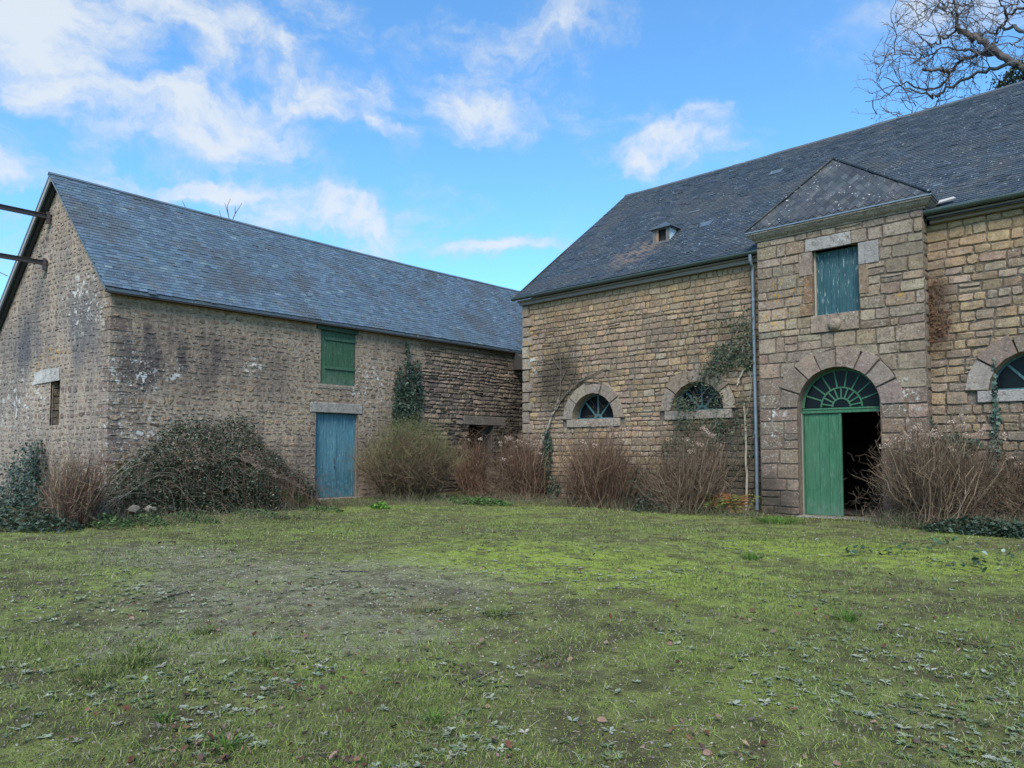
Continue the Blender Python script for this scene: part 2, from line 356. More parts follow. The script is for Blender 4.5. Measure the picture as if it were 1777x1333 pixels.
def quad_grid(Q, bev, rnd=.25):
    """Q (N,4,2): corners 00,10,11,01 -> (N,5,5,2) grid with the arris rings at bev metres"""
    N = len(Q)
    w = np.linalg.norm(Q[:, 1]-Q[:, 0], axis=1); h = np.linalg.norm(Q[:, 3]-Q[:, 0], axis=1)
    eu = np.minimum(bev/np.maximum(w, .01), .3); ev = np.minimum(bev/np.maximum(h, .01), .3)
    U = np.stack([0*eu, eu, .5+0*eu, 1-eu, 1+0*eu], 1)[:, None, :]*np.ones((N, 5, 5)); V = np.stack([0*ev, ev, .5+0*ev, 1-ev, 1+0*ev], 1)[:, :, None]*np.ones((N, 5, 5))
    # round the corners
    for i in (0, 4):
        for j in (0, 4):
            U[:, i, j] += (1 if j == 0 else -1)*eu*rnd*1.6; V[:, i, j] += (1 if i == 0 else -1)*ev*rnd*1.6
    for i in (1, 3):
        for j in (1, 3):
            U[:, i, j] += (1 if j == 1 else -1)*eu*rnd; V[:, i, j] += (1 if i == 1 else -1)*ev*rnd
    U = U[..., None]; V = V[..., None]
    q = Q[:, :, None, None, :]
    return (1-U)*(1-V)*q[:, 0] + U*(1-V)*q[:, 1] + U*V*q[:, 2] + (1-U)*V*q[:, 3]
class Hole:
    def __init__(s, z0, z1, f): s.z0, s.z1, s.f = z0, z1, f
    def span(s, z): return s.f(min(max(z, s.z0+.001), s.z1-.001))
def rect_hole(a, b, z0, z1): return Hole(z0, z1, lambda z: (a, b))
def arch_hole(c, zs, r, z0=None):
    z0 = zs if z0 is None else z0
    return Hole(z0, zs+r, lambda z: (c-sqrt(max(r*r-max(z-zs, 0)**2, 1e-4)), c+sqrt(max(r*r-max(z-zs, 0)**2, 1e-4))))
PARS = []
def course(ext, z0, z1, holes, rowh, wid, joint, amp=.008, r=rng, split=0.0, forced=()):
    """ext(z)->(a,b). Returns stone quads (N,4,2) and mortar quads"""
    br = [z0, z1]
    for v in sorted(list(forced)+[h.z0 for h in holes]+[h.z1 for h in holes]):
        if z0+.08 < v < z1-.08 and all(abs(v-q) > .085 for q in br): br.append(v)
    br.sort(); rows = [z0]
    for a, b in zip(br[:-1], br[1:]):
        k = max(1, int(round((b-a)/((rowh[0]+rowh[1])/2))))
        ws = r.uniform(rowh[0], rowh[1], k); ws = ws/ws.sum()*(b-a)
        rows += list(a+np.cumsum(ws))
    Q = []; M = []; PAR = PARS
    def wv(i, s, z): return z + amp*float(sin(s*1.7+i*2.1)*.6+sin(s*4.3+i*5.7)*.4) if 0 < i < len(rows)-1 else z
    for i in range(len(rows)-1):
        zb, zt = rows[i], rows[i+1]; zm = (zb+zt)/2
        e = [ext(zb), ext(zm), ext(zt)]
        iv = [[(e[0][0], e[0][1]), (e[1][0], e[1][1]), (e[2][0], e[2][1])]]
        cuts = [[h.span(zb), h.span(zm), h.span(zt)] for h in holes if h.z0-.02 < zm < h.z1+.02]
        cuts.sort(key=lambda c_: c_[1][0]); segs = []; cur = [x[0] for x in e]
        for c_ in cuts:
            segs.append((cur, [max(c_[k][0], cur[k]) for k in range(3)])); cur = [max(c_[k][1], cur[k]) for k in range(3)]
        segs.append((cur, [x[1] for x in e]))
        for A, B in segs:
            if B[1]-A[1] < .05: continue
            e_ = .001 if i % 2 else .012
            M.append([(A[0], zb-e_), (B[0], zb-e_), (B[2], zt+e_), (A[2], zt+e_)]); PAR.append(i % 2)
            L_ = B[1]-A[1]; k = max(1, int(round(L_/((wid[0]+wid[1])/2))))
            ws = r.uniform(wid[0], wid[1], k)**1.3; t = np.concatenate([[0], np.cumsum(ws/ws.sum())])
            for j in range(k):
                jb = joint*.5
                sk = r.normal()*.006
                xl = A[1]+L_*t[j]; xr = A[1]+L_*t[j+1]
                q = [A[0] if j == 0 else xl, B[0] if j == k-1 else xr, B[2] if j == k-1 else xr, A[2] if j == 0 else xl]
                if j == 0: q[0] = min(q[0], xr-.03); q[3] = min(q[3], xr-.03)
                if j == k-1: q[1] = max(q[1], xl+.03); q[2] = max(q[2], xl+.03)
                q = [q[0]+jb, q[1]-jb, q[2]-jb+sk, q[3]+jb+sk]
                if q[1]-q[0] < .02 or q[2]-q[3] < .02: continue
                jz = joint*.5
                def mk(b0, t0): return [(q[0], b0(q[0])+jz), (q[1], b0(q[1])+jz), (q[2], t0(q[2])-jz), (q[3], t0(q[3])-jz)]
                lo = lambda s_: wv(i, s_, zb); hi = lambda s_: wv(i+1, s_, zt)
                if r.random() < split and zt-zb > .12:
                    ff = r.uniform(.4, .6); mid = lambda s_: lo(s_)*(1-ff)+hi(s_)*ff
                    Q.append(mk(lo, mid)); Q.append(mk(mid, hi))
                else: Q.append(mk(lo, hi))
    return np.array(Q), np.array(M)
def lay(mb_big, V, C, name, mat, parent, stuff_name, limit=300):
    """the stones that show largest become parts of their own, the rest one joined part"""
    x, y, w = proj(V[:, 12]); x0, y0, _ = proj(V[:, 0]); x1, y1, _ = proj(V[:, 24])
    area = np.abs((x1-x0)*(y1-y0)); vis = (x > -5) & (x < 1782) & (y > -5) & (y < 1338) & (w > 0)
    area = np.where(vis, area, 0); order = np.argsort(-area); sel = [i for i in order[:limit] if area[i] > 45]
    rest = np.ones(len(V), bool); rest[sel] = False
    for i in sel:
        MB().add(V[i], G5F, C[i]).build(name, mat, parent, smooth=False)
    if rest.any(): MB().many(V[rest], G5F, C[rest]).build(stuff_name, mat, parent, kind='stuff')
def mortar(M, org, dr, nr, depth, col, name, mat, parent):
    depth = depth - np.array(PARS[:len(M)])[:, None]*.003; del PARS[:len(M)]
    V = np.stack([org[0]+M[..., 0]*dr[0]+depth*nr[0], org[1]+M[..., 0]*dr[1]+depth*nr[1], M[..., 1]], -1)
    return MB().many(V, [(0, 1, 2, 3)], np.tile(col, (len(V), 1))).build(name, mat, parent)

# =================================================================== GROUND
gpx = [onZ(500, 1030), onZ(250, 1000), onZ(700, 985)]
def ground_z(P):
    """gentle unevenness of the yard"""
    P = np.asarray(P)[..., :2]; d = np.linalg.norm(P, axis=-1)
    f = np.clip((d-1)/6, .25, 1)
    return vnoise(P, .45, 3, 2)*.035*f + vnoise(P, 3.1, 5, 3)*.014 - .015
XLW = -19.03
def build_ground():
    n = NT('mossy ground')
    big = n.noise(.55, 4, .55); mid = n.noise(2.3, 5, .6, off=(4, 2, 0)); fin_ = n.noise(19, 6, .78); grain = n.noise(95, 3, .7)
    c = n.mix(n.ramp(mid, .38, .62), (.095, .09, .046), (.175, .198, .068))
    c = n.mix(n.math('MULTIPLY', n.ramp(big, .46, .64), .7), c, (.20, .26, .06))
    c = n.mix(n.ramp(n.noise(1.3, 4, .6, off=(8, 8, 0)), .54, .68, 0, .75), c, (.085, .070, .038))
    # worn gravelly patches
    gr = None
    for (p, a, b) in ((onZ(480, 1010), 3.4, 2.3), (onZ(700, 1000), 2.6, 2.0), (onZ(330, 1100), 1.5, 1.2), (onZ(620, 1090), 1.6, 1.2), (onZ(300, 960), 2.6, 1.6)):
        g = n.blob((p[0], p[1], 0), a, b, 9); gr = g if gr is None else n.math('MAXIMUM', gr, g)
    gm = n.math('MULTIPLY', n.ramp(n.math('ADD', n.math('MULTIPLY', gr, .43), n.math('ADD', n.math('MULTIPLY', n.noise(3.0, 5, .65, off=(1, 7, 0)), .6), n.math('MULTIPLY', fin_, .3))), .66, .98), .8)
    stones = n.vor(60, 'F1', 'Color'); sv = n.N.new('ShaderNodeRGBToBW'); n.L.new(stones, sv.inputs[0])
    gm = n.math('MULTIPLY', gm, n.ramp(n.math('ADD', n.math('MULTIPLY', fin_, .55), n.math('MULTIPLY', mid, .45)), .38, .56, .1, 1)); c = n.mix(gm, c, n.mix(sv.outputs[0], (.15, .145, .105), (.30, .285, .22)))
    br = n.blob((*onZ(1010, 975)[:2], 0), 3.6, 2.2, 9); br2 = n.blob((*onZ(1500, 960)[:2], 0), 3.5, 1.8, 9)
    c = n.mix(n.math('MULTIPLY', n.math('MAXIMUM', br, br2), n.ramp(mid, .35, .6, .2, .85)), c, (.27, .36, .055))
    c = n.mix(1.0, c, n.mix(fin_, (.30, .30, .31), (1.7, 1.68, 1.6)), 'MULTIPLY')
    c = n.mix(1.0, c, n.mix(grain, (.4, .4, .4), (1.6, 1.6, 1.6)), 'MULTIPLY')
    clump = n.noise(6.5, 6, .7, off=(2, 9, 0)); c = n.mix(n.ramp(clump, .50, .62, 0, .6), c, (.055, .048, .026)); c = n.mix(n.ramp(clump, .46, .34, 0, .45), c, (.24, .27, .07))
    # leaf mould and bare soil along the walls
    sp_ = n.sep(); nearw = n.math('MAXIMUM', n.ramp(n.math('ADD', sp_[0], n.math('MULTIPLY', mid, 1.6)), XLW+4.2, XLW+2.2), n.ramp(n.math('SUBTRACT', sp_[1], n.math('MULTIPLY', mid, 1.2)), 14.4, 15.9))
    c = n.mix(n.math('MULTIPLY', nearw, n.ramp(n.noise(4, 5, .7), .3, .6, .35, .9)), c, (.062, .045, .028))
    h = n.math('ADD', n.math('MULTIPLY', fin_, 1.0), n.math('MULTIPLY', grain, .45))
    mat = n.fin(c, .95, h, 1.0, .03, .15)
    rad = [0.0] + list(1.2*1.0185**np.arange(0, 250)) + [140, 190, 260, 380, 600]
    A = 620; th = np.linspace(0, 2*pi, A, endpoint=False)
    RR, TT = np.meshgrid(rad[1:], th, indexing='ij')
    X = RR*np.cos(TT); Y = RR*np.sin(TT); P = np.stack([X, Y], -1)
    Z = ground_z(P)*np.where(RR < 60, 1, 0)
    V = np.stack([X, Y, Z], -1).reshape(-1, 3); nr_ = len(rad)-1
    i, j = np.meshgrid(np.arange(nr_-1), np.arange(A), indexing='ij'); j2 = (j+1) % A
    Fq = np.stack([i*A+j, (i+1)*A+j, (i+1)*A+j2, i*A+j2], -1).reshape(-1, 4)
    mb = MB(); mb.add(V, Fq)
    mb.add([(0, 0, -.01)], np.zeros((0, 4), int)); c0 = mb.n-1
    mb.f.append(np.array([(c0, k, (k+1) % A) for k in range(A)]))
    mb.build('ground', mat, smooth=True, kind='structure')
build_ground()

# =================================================================== BARN (left)
ML_mortar = (.345, .28, .215)
def bpix(x, y, X=XL): return onX(x, y, X)
lichb = [((XL, bpix(225, 640)[1], 3.4), .8, .9, 1.1), ((XL, bpix(215, 780)[1], 1.7), .8, 1.3, 1.6), ((XL, bpix(300, 640)[1], 3.6), .5, .4, .4), ((XL, bpix(640, 640)[1], 3.6), .6, 1.2, 1.0), ((XL, bpix(440, 640)[1], 3.9), .5, .5, .4), ((XL, bpix(300, 720)[1], 2.2), .5, .9, .5)]
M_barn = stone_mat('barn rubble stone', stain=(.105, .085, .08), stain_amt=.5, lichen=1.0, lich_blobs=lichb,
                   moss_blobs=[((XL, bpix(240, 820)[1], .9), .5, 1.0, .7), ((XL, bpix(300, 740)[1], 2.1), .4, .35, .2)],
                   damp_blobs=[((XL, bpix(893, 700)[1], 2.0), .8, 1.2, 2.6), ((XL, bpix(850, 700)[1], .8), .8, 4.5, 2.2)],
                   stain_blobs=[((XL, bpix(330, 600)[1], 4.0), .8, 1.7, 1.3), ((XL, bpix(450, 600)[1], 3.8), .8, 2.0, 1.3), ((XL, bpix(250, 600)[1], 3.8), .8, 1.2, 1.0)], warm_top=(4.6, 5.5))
gb = onG(130, 560)
M_gable = stone_mat('barn gable stone', stain=(.12, .115, .12), stain_amt=.5, lichen=.9,
                    lich_blobs=[(tuple(onG(84, 652)), .75, .75, .22), (tuple(onG(30, 700)), 2.5, 2.5, 1.2), (tuple(onG(150, 520)), 1.6, 1.6, 1.1)],
                    orange_blobs=[(tuple(onG(90, 615)), .8, .8, .3), (tuple(onG(62, 640)), .4, .4, .3)], stain_blobs=[(tuple(onG(140, 570)), 1.0, 1, 1.2), (tuple(onG(40, 600)), 1.6, 1.6, 1.0)])
M_slateB = None
def slate_mat(name, lich, tint, stains=(), rough=.42):
    n = NT(name); c = n.attr()
    g = n.noise(9, 5, .65); c = n.mix(1.0, c, n.mix(g, (.65, .65, .65), (1.35, 1.35, 1.35)), 'MULTIPLY')
    c = n.mix(1.0, c, tint, 'MULTIPLY')
    big = n.noise(.7, 4, .6, off=(2, 5, 3)); c = n.mix(n.ramp(big, .46, .66, 0, .6), c, (.072, .070, .064)); c = n.mix(n.ramp(n.noise(2.6, 6, .7, off=(7, 7, 1)), .52, .66, 0, .5), c, (.115, .115, .105))
    sp = n.math('MULTIPLY', n.ramp(n.noise(14, 3, .6, vec=n.scale(n.pos, (1, 1, 1.4))), .645, .70), lich)
    sp = n.math('MULTIPLY', sp, n.ramp(n.noise(.9, 3, off=(6, 1, 1)), .36, .6))
    c = n.mix(sp, c, (.40, .41, .40))
    for b in stains: c = n.mix(n.math('MULTIPLY', n.blob(*b), n.ramp(n.noise(4, 4), .4, .6)), c, (.17, .13, .10))
    return n.fin(c, n.ramp(n.noise(5, 4), .3, .7, rough-.08, rough+.14), n.noise(30, 5, .7), .35, .006, .5)
M_slateB = slate_mat('barn roof slate', .8, (.80, .98, 1.02), rough=.46)
M_oak = plain('weathered timber', (.10, .085, .07), .85, 0, .35, 12)
M_darkwood = plain('dark eaves timber', (.045, .04, .036), .85, 0, .3, 12)
M_verge = plain('grey verge board', (.25, .26, .27), .75, 0, .25, 9)
M_steel = plain('rusty dark steel', (.09, .07, .07), .6, .3, .4, 14)
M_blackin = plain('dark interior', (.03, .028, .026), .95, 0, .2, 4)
M_granite = stone_mat('grey granite', stain=(.12, .11, .105), stain_amt=.4, lichen=.8)
SL_F = [(0, 1, 2, 3), (4, 5, 1, 0), (4, 0, 3), (5, 2, 1)]
def slates(mb, Pf, nrm, uext, v0, v1, expo, wid, cols, p=None, r=rng, slip=.03, lift=.017):
    """Pf(u,v)->xyz (arrays). Rows of overlapping slates with their lower edge proud."""
    U0 = []; U1 = []; VV = []
    v = v0; row = 0
    while v < v1-.02:
        a, b = uext(v); k = int((b-a)/wid); off = (row % 2)*.5*wid + r.uniform(-.03, .03)
        e = a + off + np.arange(-1, k+2)*wid + r.uniform(-.012, .012, k+3); e = np.clip(e, a, b)
        U0 += list(e[:-1]); U1 += list(e[1:]); VV += [v]*(len(e)-1); v += expo; row += 1
    U0 = np.array(U0); U1 = np.array(U1); VV = np.array(VV); ok = U1-U0 > .03; U0, U1, VV = U0[ok]+.002, U1[ok]-.002, VV[ok]
    N = len(U0); sl = r.normal(size=N)*.004 - (r.random(N) < slip)*r.uniform(.01, .05, N)
    vb = VV+sl; vt = np.minimum(VV+expo*1.35, v1+.01)+sl
    l0 = lift+.004*r.random(N)+(r.random(N) < .04)*.01; l1 = .002+.002*r.random(N)
    sk = r.normal(size=N)*.003
    nrm = np.asarray(nrm)
    if nrm.ndim == 1: nf = lambda vv: nrm[None]
    A = Pf(U0, vb+sk)+nrm*l0[:, None]; B = Pf(U1, vb-sk)+nrm*l0[:, None]; C = Pf(U1, vt)+nrm*l1[:, None]; D = Pf(U0, vt)+nrm*l1[:, None]
    E = Pf(U0, vb+sk+.004)-nrm*.006; G = Pf(U1, vb-sk+.004)-nrm*.006
    l0 = l0+.006; V = np.stack([A, B, C, D, E, G], 1); cc = pick(cols, N, r, .09, p)
    FFs = np.array([(0, 1, 2, 3), (4, 5, 1, 0)]); mb.many(V, FFs, cc)
SLC = [(.11, .135, .17), (.095, .115, .145), (.125, .15, .185), (.085, .10, .125), (.19, .205, .22)]
SLP = [.38, .31, .2, .10, .01]

def build_barn():
    B = empty('stone_barn', (XL-3.5, 16, 0), label='long stone barn on the left with blue slate roof, green shutter and blue door', cat='barn')
    YE = 36.0
    # ---- long wall
    wall = empty('long_wall', (XL, BCY, 0), B)
    d1a, d1b = bpix(547, 790)[1], bpix(620, 790)[1]; dzt = bpix(583, 717)[2]; lz1 = bpix(583, 699)[2]
    la, lb = bpix(537, 707)[1], bpix(629, 707)[1]
    sa, sb = bpix(556, 640)[1], bpix(616, 640)[1]; sz0 = bpix(586, 669)[2]; sz1 = bpix(586, 575)[2]; bz1 = bpix(586, 564)[2]
    ba, bb = bpix(549, 570)[1], bpix(620, 570)[1]
    oa, ob = bpix(813, 760)[1], bpix(855, 760)[1]; oz1 = bpix(834, 738)[2]; olz = bpix(838, 722)[2]; ola, olb = bpix(803, 730)[1], bpix(877, 730)[1]
    print('blue door', d1a, d1b, dzt, 'shutter', sa, sb, sz0, sz1, 'opening', oa, ob, oz1)
    holes = [rect_hole(d1a, d1b, -.2, dzt), rect_hole(la, lb, dzt, lz1), rect_hole(sa, sb, sz0, sz1), rect_hole(ba, bb, sz1, bz1), rect_hole(oa, ob, -.2, oz1), rect_hole(ola, olb, oz1, olz)]
    org = (XL, 0); dr = (0, 1); nr = (1, 0)
    ysplit = bpix(728, 650)[1]
    cb = [(.265, .188, .13), (.225, .16, .112), (.295, .215, .148), (.20, .145, .108), (.28, .19, .122), (.305, .235, .165)]
    r = np.random.default_rng(21)
    # pointed rubble with flush mortar on the left, open coursed stone on the right
    Q1, M1 = course(lambda z: (BCY+.0, ysplit+.25*sin(z*3)), -.15, EAVE_Z+.02, [h for h in holes if h.span(h.z0+.01)[1] < ysplit], (.115, .20), (.13, .31), .034, .032, r, .16)
    Q2, M2 = course(lambda z: (ysplit+.25*sin(z*3), YE), -.15, EAVE_Z+.02, [h for h in holes if h.span(h.z0+.01)[1] >= ysplit], (.11, .18), (.18, .46), .014, .02, r, .12)
    # quoins at the corner are drawn out as longer blocks
    V1 = patches(quad_grid(Q1, .022, .7), r.uniform(.012, .024, len(Q1)), org, dr, nr, .006, .008, r)
    V2 = patches(quad_grid(Q2, .018, .8), r.uniform(.018, .05, len(Q2)), org, dr, nr, .008, .010, r)
    C1 = pick(cb, len(V1), r, .12); C2 = pick([(.27, .205, .15), (.22, .17, .135), (.31, .245, .18), (.19, .155, .13)], len(V2), r, .14)
    V = np.vstack([V1, V2]); C = np.vstack([C1, C2])
    lay(None, V, C, 'rubble_stone', M_barn, wall, 'rubble_stones')
    mortar(M1, org, dr, nr, .012, ML_mortar, 'mortar', M_barn, wall)
    mortar(M2, org, dr, nr, .004, (.10, .08, .065), 'mortar', M_barn, wall)
    # wall core with the door openings left free (rectangles round the holes)
    mb = MB(); t0, t1 = XL-.62, XL-.03
    for (a, b, z0, z1) in ((BCY+.05, d1a, -.2, EAVE_Z), (d1a, d1b, dzt+.02, sz0), (d1a, sa, sz0, EAVE_Z), (sb, d1b, sz0, EAVE_Z), (sa, sb, sz1+.02, EAVE_Z),
                           (d1b, oa, -.2, EAVE_Z), (oa, ob, oz1+.02, EAVE_Z), (ob, YE, -.2, EAVE_Z)):
        mb.box(t0, t1, a, b, z0, z1, (.17, .14, .12))
    mb.build('wall_core', M_barn, wall)
    # ---- gable wall
    gw = empty('gable_wall', (XL, BCY, 0), B)
    SL = 2.22*SR; slopeR = (ZR-.16-EAVE_Z)/SR
    def ext(z):
        t = (z-EAVE_Z)/slopeR; return (min(max(t, 0), SR-.01), max(min(SL, 2*SR-t), SR+.01))
    wa, wb = gs(onG(104, 700)), gs(onG(88, 700)); wz0, wz1 = onG(96, 738)[2], onG(96, 661)[2]; lt = onG(90, 641)[2]
    lla, llb = gs(onG(106, 650)), gs(onG(62, 650))
    holes = [rect_hole(wa, wb, wz0, wz1), rect_hole(lla, llb, wz1, lt)]
    r = np.random.default_rng(22)
    Q, Mo = course(ext, -.15, ZR-.22, holes, (.115, .21), (.13, .30), .036, .032, r, .16)
    go = (XL, BCY)
    V = patches(quad_grid(Q, .022, .7), r.uniform(.012, .024, len(Q)), go, GD, GN, .006, .008, r)
    lay(None, V, pick([(.23, .18, .145), (.20, .155, .13), (.27, .215, .17), (.18, .145, .125), (.25, .185, .14)], len(V), r, .12), 'gable_stone', M_gable, gw, 'gable_stones')
    mortar(Mo, go, GD, GN, .012, (.35, .295, .24), 'mortar', M_gable, gw)
    def gp(s, z, o): return (go[0]+GD[0]*s+GN[0]*o, go[1]+GD[1]*s+GN[1]*o, z)
    mb = MB()
    for (a, b, z0, z1) in ((.02, wa, -.2, EAVE_Z), (wa, wb, -.2, wz0), (wa, wb, wz1+.02, EAVE_Z-.5), (wb, SL, -.2, EAVE_Z-.22*SR*slopeR)):
        mb.prism([gp(a, z0, -.03), gp(b, z0, -.03), gp(b, z1, -.03), gp(a, z1, -.03)], (-GN[0]*.5, -GN[1]*.5, 0), (.16, .14, .13))
    mb.prism([gp(.02, EAVE_Z, -.03), gp(wb, EAVE_Z-.22*SR*slopeR, -.03), gp(SL, EAVE_Z-.22*SR*slopeR, -.03), gp(SR, ZR-.2, -.03)], (-GN[0]*.5, -GN[1]*.5, 0), (.16, .14, .13))
    mb.build('wall_core', M_gable, gw)
    z = -.12; k = 0
    while z < EAVE_Z-.25:
        h = random.uniform(.24, .36); h = min(h, EAVE_Z-.06-z); wl, wg = ((.50, .26), (.28, .46))[k % 2]; wl += random.uniform(-.05, .08); o_ = .010+random.uniform(0, .004)
        c0 = np.array(go)+GN*o_+np.array([o_, 0]); P4 = [(c0[0], go[1]+GN[1]*o_-.004), (XL+o_, BCY+wl), (XL-.1, BCY+wl), (XL-.1, BCY+.12), tuple(np.array(go)+GD*wg-GN*.1), tuple(np.array(go)+GD*wg+GN*o_)]
        MB().prism([(p[0], p[1], z+.007) for p in P4], (0, 0, h-.014), pick([(.23, .18, .15), (.21, .165, .14), (.26, .215, .175)], 1, r)[0]).build('quoin', M_barn, B, bevel=.009); z += h; k += 1
    # slit window in the gable: lintel, dark leaf set at the back, sill
    mb = MB(); mb.prism([gp(lla, wz1+.012, 0), gp(llb, wz1-.03, 0), gp(llb-.03, lt-.05, 0), (*gp((lla+llb)/2, lt-.02, 0)[:2], lt+.01), gp(lla+.04, lt, 0)], (GN[0]*.045, GN[1]*.045, 0), (.42, .42, .41))
    mb.build('lintel', M_gable, gw, bevel=.015, label='whitish lichen-covered lintel stone')
    fr = empty('slit_window', gp(wa, wz0, -.35), gw)
    mb = MB(); mb.prism([gp(wa+.01, wz0, -.22), gp(wa+.14, wz0, -.22), gp(wa+.14, wz1, -.22), gp(wa+.01, wz1, -.22)], (-GN[0]*.06, -GN[1]*.06, 0)); mb.build('window_frame', wood_paint('window green', (.02, .07, .05)), fr)
    mb = MB(); mb.prism([gp(wa+.14, wz0, -.3), gp(wb, wz0, -.3), gp(wb, wz1, -.3), gp(wa+.14, wz1, -.3)], (-GN[0]*.02, -GN[1]*.02, 0)); mb.build('pane', M_pane, fr)
    # jamb blocks on the far side of the slit, seen through the opening
    k = 6
    for i in range(k):
        za = wz0+(wz1-wz0)*i/k+.008; zb = wz0+(wz1-wz0)*(i+1)/k-.008
        MB().prism([gp(wb-.03+.01*(i % 2), za, -.03), gp(wb+.1, za, -.03), gp(wb+.1, zb, -.03), gp(wb-.03+.01*(i % 2), zb, -.03)], (-GN[0]*.45, -GN[1]*.45, 0), (.22, .17, .12)).build('jamb_block', M_gable, gw, bevel=.012)
    # ---- roof
    roof = empty('roof', (XR, BCY, ZR), B)
    ov = .22; XE = XL+ov; ze = EAVE_Z-ov*(ZR-EAVE_Z)/(XL-XR)*.75
    tanr = (ZR-ze)/(XE-XR); Ls = sqrt((XE-XR)**2+(ZR-ze)**2); ca, sa_ = (XE-XR)/Ls, (ZR-ze)/Ls
    ystart = lambda X: BCY + (X-XL)*(GD[1]/GD[0]) - .28
    sag = lambda Y, v: -.10*np.sin(np.clip((Y-BCY)/22, 0, 1)*pi)*(v/Ls) + vnoise(np.stack([Y, v+0*Y], -1), .5, 9, 2)*.018
    def Pf(u, v):
        u = np.asarray(u, float); v = np.asarray(v, float)+0*u; return np.stack([XE-v*ca, u, ze+v*sa_+sag(u, v)], -1)
    nrm = np.array([sa_, 0, ca])
    mb = MB(); r = np.random.default_rng(23)
    slates(mb, Pf, nrm, lambda v: (ystart(XE-v*ca), YE), 0, Ls, .125, .20, SLC, SLP, r)
    mb.build('slates', M_slateB, roof, kind='stuff')
    # roof deck: thick slabs under the slates on both slopes
    XE2 = XR-(XE-XR)*1.24; ze2 = ZR-(ZR-ze)*1.24; mb = MB(); dk = .07
    for sgn, xe, zeq in ((1, XE, ze), (-1, XE2, ze2)):
        ys, yr = ystart(xe)+.02, ystart(XR)+.02
        ny = 12
        top = []; 
        for k in range(ny+1):
            f = k/ny; a = ys+(YE-ys)*f; b = yr+(YE-yr)*f
            sg = float(sag(np.array(b), Ls)) if sgn == 1 else float(sag(np.array(b), Ls))
            top += [(xe, a, zeq-.02), (XR, b, ZR-.022+sg)]
        top = np.array(top); bot = top-np.array([0, 0, dk]); V = np.vstack([top, bot]); n_ = len(top); fs = []
        for k in range(ny):
            i = 2*k; fs += [(i, i+2, i+3, i+1), (n_+i, n_+i+1, n_+i+3, n_+i+2), (i, n_+i, n_+i+2, i+2), (i+1, i+3, n_+i+3, n_+i+1)]
        fs += [(0, 1, n_+1, n_)]
        mb.add(V, fs, (.09, .10, .12))
    mb.build('roof_deck', M_slateB, roof)
    # far slope slates
    # ridge: thin row of lapped zinc/slate
    mb = MB()
    for k in range(40):
        a = ystart(XR)+k*.7; b = a+.705
        if b > YE: break
        g = float(sag(np.array(a), Ls)); g2 = float(sag(np.array(b), Ls))
        mb.add([(XR-.09, a, ZR-.05+g), (XR, a, ZR+.03+g), (XR+.09, a, ZR-.05+g), (XR-.09, b, ZR-.05+g2), (XR, b, ZR+.028+g2), (XR+.09, b, ZR-.05+g2)], [(0, 1, 4, 3), (1, 2, 5, 4)], (.11, .13, .16))
    mb.build('ridge', M_slateB, roof)
    # verge boards on the gable: end rafter left side visible, thin pale filet right side
    for sgn, xe, w_, zeq in ((1, XE, .05, ze), (-1, XE2, .16, ze2)):
        yo = ystart(xe); yr = ystart(XR); th = .05
        a = np.array([xe, yo+.03, zeq-.05]); b = np.array([XR, yr+.03, ZR-.07])
        dn = np.array([0, 0, -w_])
        MB().prism([a, b, b+dn, a+dn], (0, .04, 0)).build('barge_board', M_verge, roof)
    # soffit batten under the left slope
    a = np.array([XE2, ystart(XE2)+.16, ze2-.1]); b = np.array([XR, ystart(XR)+.16, ZR-.14]); dn = np.array([0, 0, -.12])
    MB().prism([a, b, b+dn, a+dn], (0, .07, 0)).build('end_rafter', M_darkwood, roof)
    # eaves board
    MB().box(XL+.005, XE-.03, BCY-.1, YE, ze-.115, ze-.085).box(XE-.05, XE-.01, BCY-.22, YE, ze-.13, ze-.03).build('eaves_board', M_darkwood, roof)
    # ---- blue door
    M_blue = wood_paint('faded blue paint', (.085, .21, .265), wear=(.22, .38, .44), wear_amt=.85, dark=.5, zfade=(.3, 1.2, (.03, .10, .13)))
    door = empty('plank_door', (XL-.14, d1a, 0), B, label='blue plank double door with weathered paint')
    n_ = 13; w = (d1b-d1a-.03)/n_
    for i in range(n_):
        a = d1a+.015+i*w; MB().box(XL-.16-.01*(i % 2), XL-.12-.006*(i % 3)+(.012 if i == 6 else 0), a+.003, a+w-.003, .03+.012*random.random(), dzt-.02).build('plank', M_blue, door, bevel=.004)
    mid = d1a+.015+6*w
    lk = empty('lock', (XL-.1, mid, 1.15), door)
    MB().box(XL-.12, XL-.095, mid+.01, mid+.04, 1.10, 1.27).build('lock_plate', M_steel, lk); MB().box(XL-.12, XL-.075, mid+.015, mid+.05, .98, 1.02).build('door_pull', M_steel, lk)
    for s_, yy in ((0, d1a), (1, d1b)):     # jambs
        yy0, yy1 = (yy-.0, yy+.012) if s_ == 0 else (yy-.012, yy)
        MB().box(XL-.5, XL+.0, yy0, yy1, -.1, dzt, (.20, .165, .135)).build('jamb', M_barn, B)
    MB().box(XL-.45, XL+.038, la+.02, lb-.02, dzt, lz1-.015, (.33, .32, .30)).build('door_lintel', M_granite, B, bevel=.02)
    MB().box(XL-.5, XL+.12, d1a-.06, d1b+.05, -.1, .03, (.28, .26, .24)).build('door_step', M_granite, B, bevel=.02)
    # ---- green shutter
    M_gr = wood_paint('worn green paint', (.034, .095, .05), wear=(.30, .32, .27), wear_amt=.55, dark=.6, zfade=(sz0, sz0+.5, (.12, .17, .13)))
    sh = empty('loft_shutter', (XL, sa, sz0), B, label='closed green plank shutter under a green timber beam')
    w = (sb-sa-.02)/6
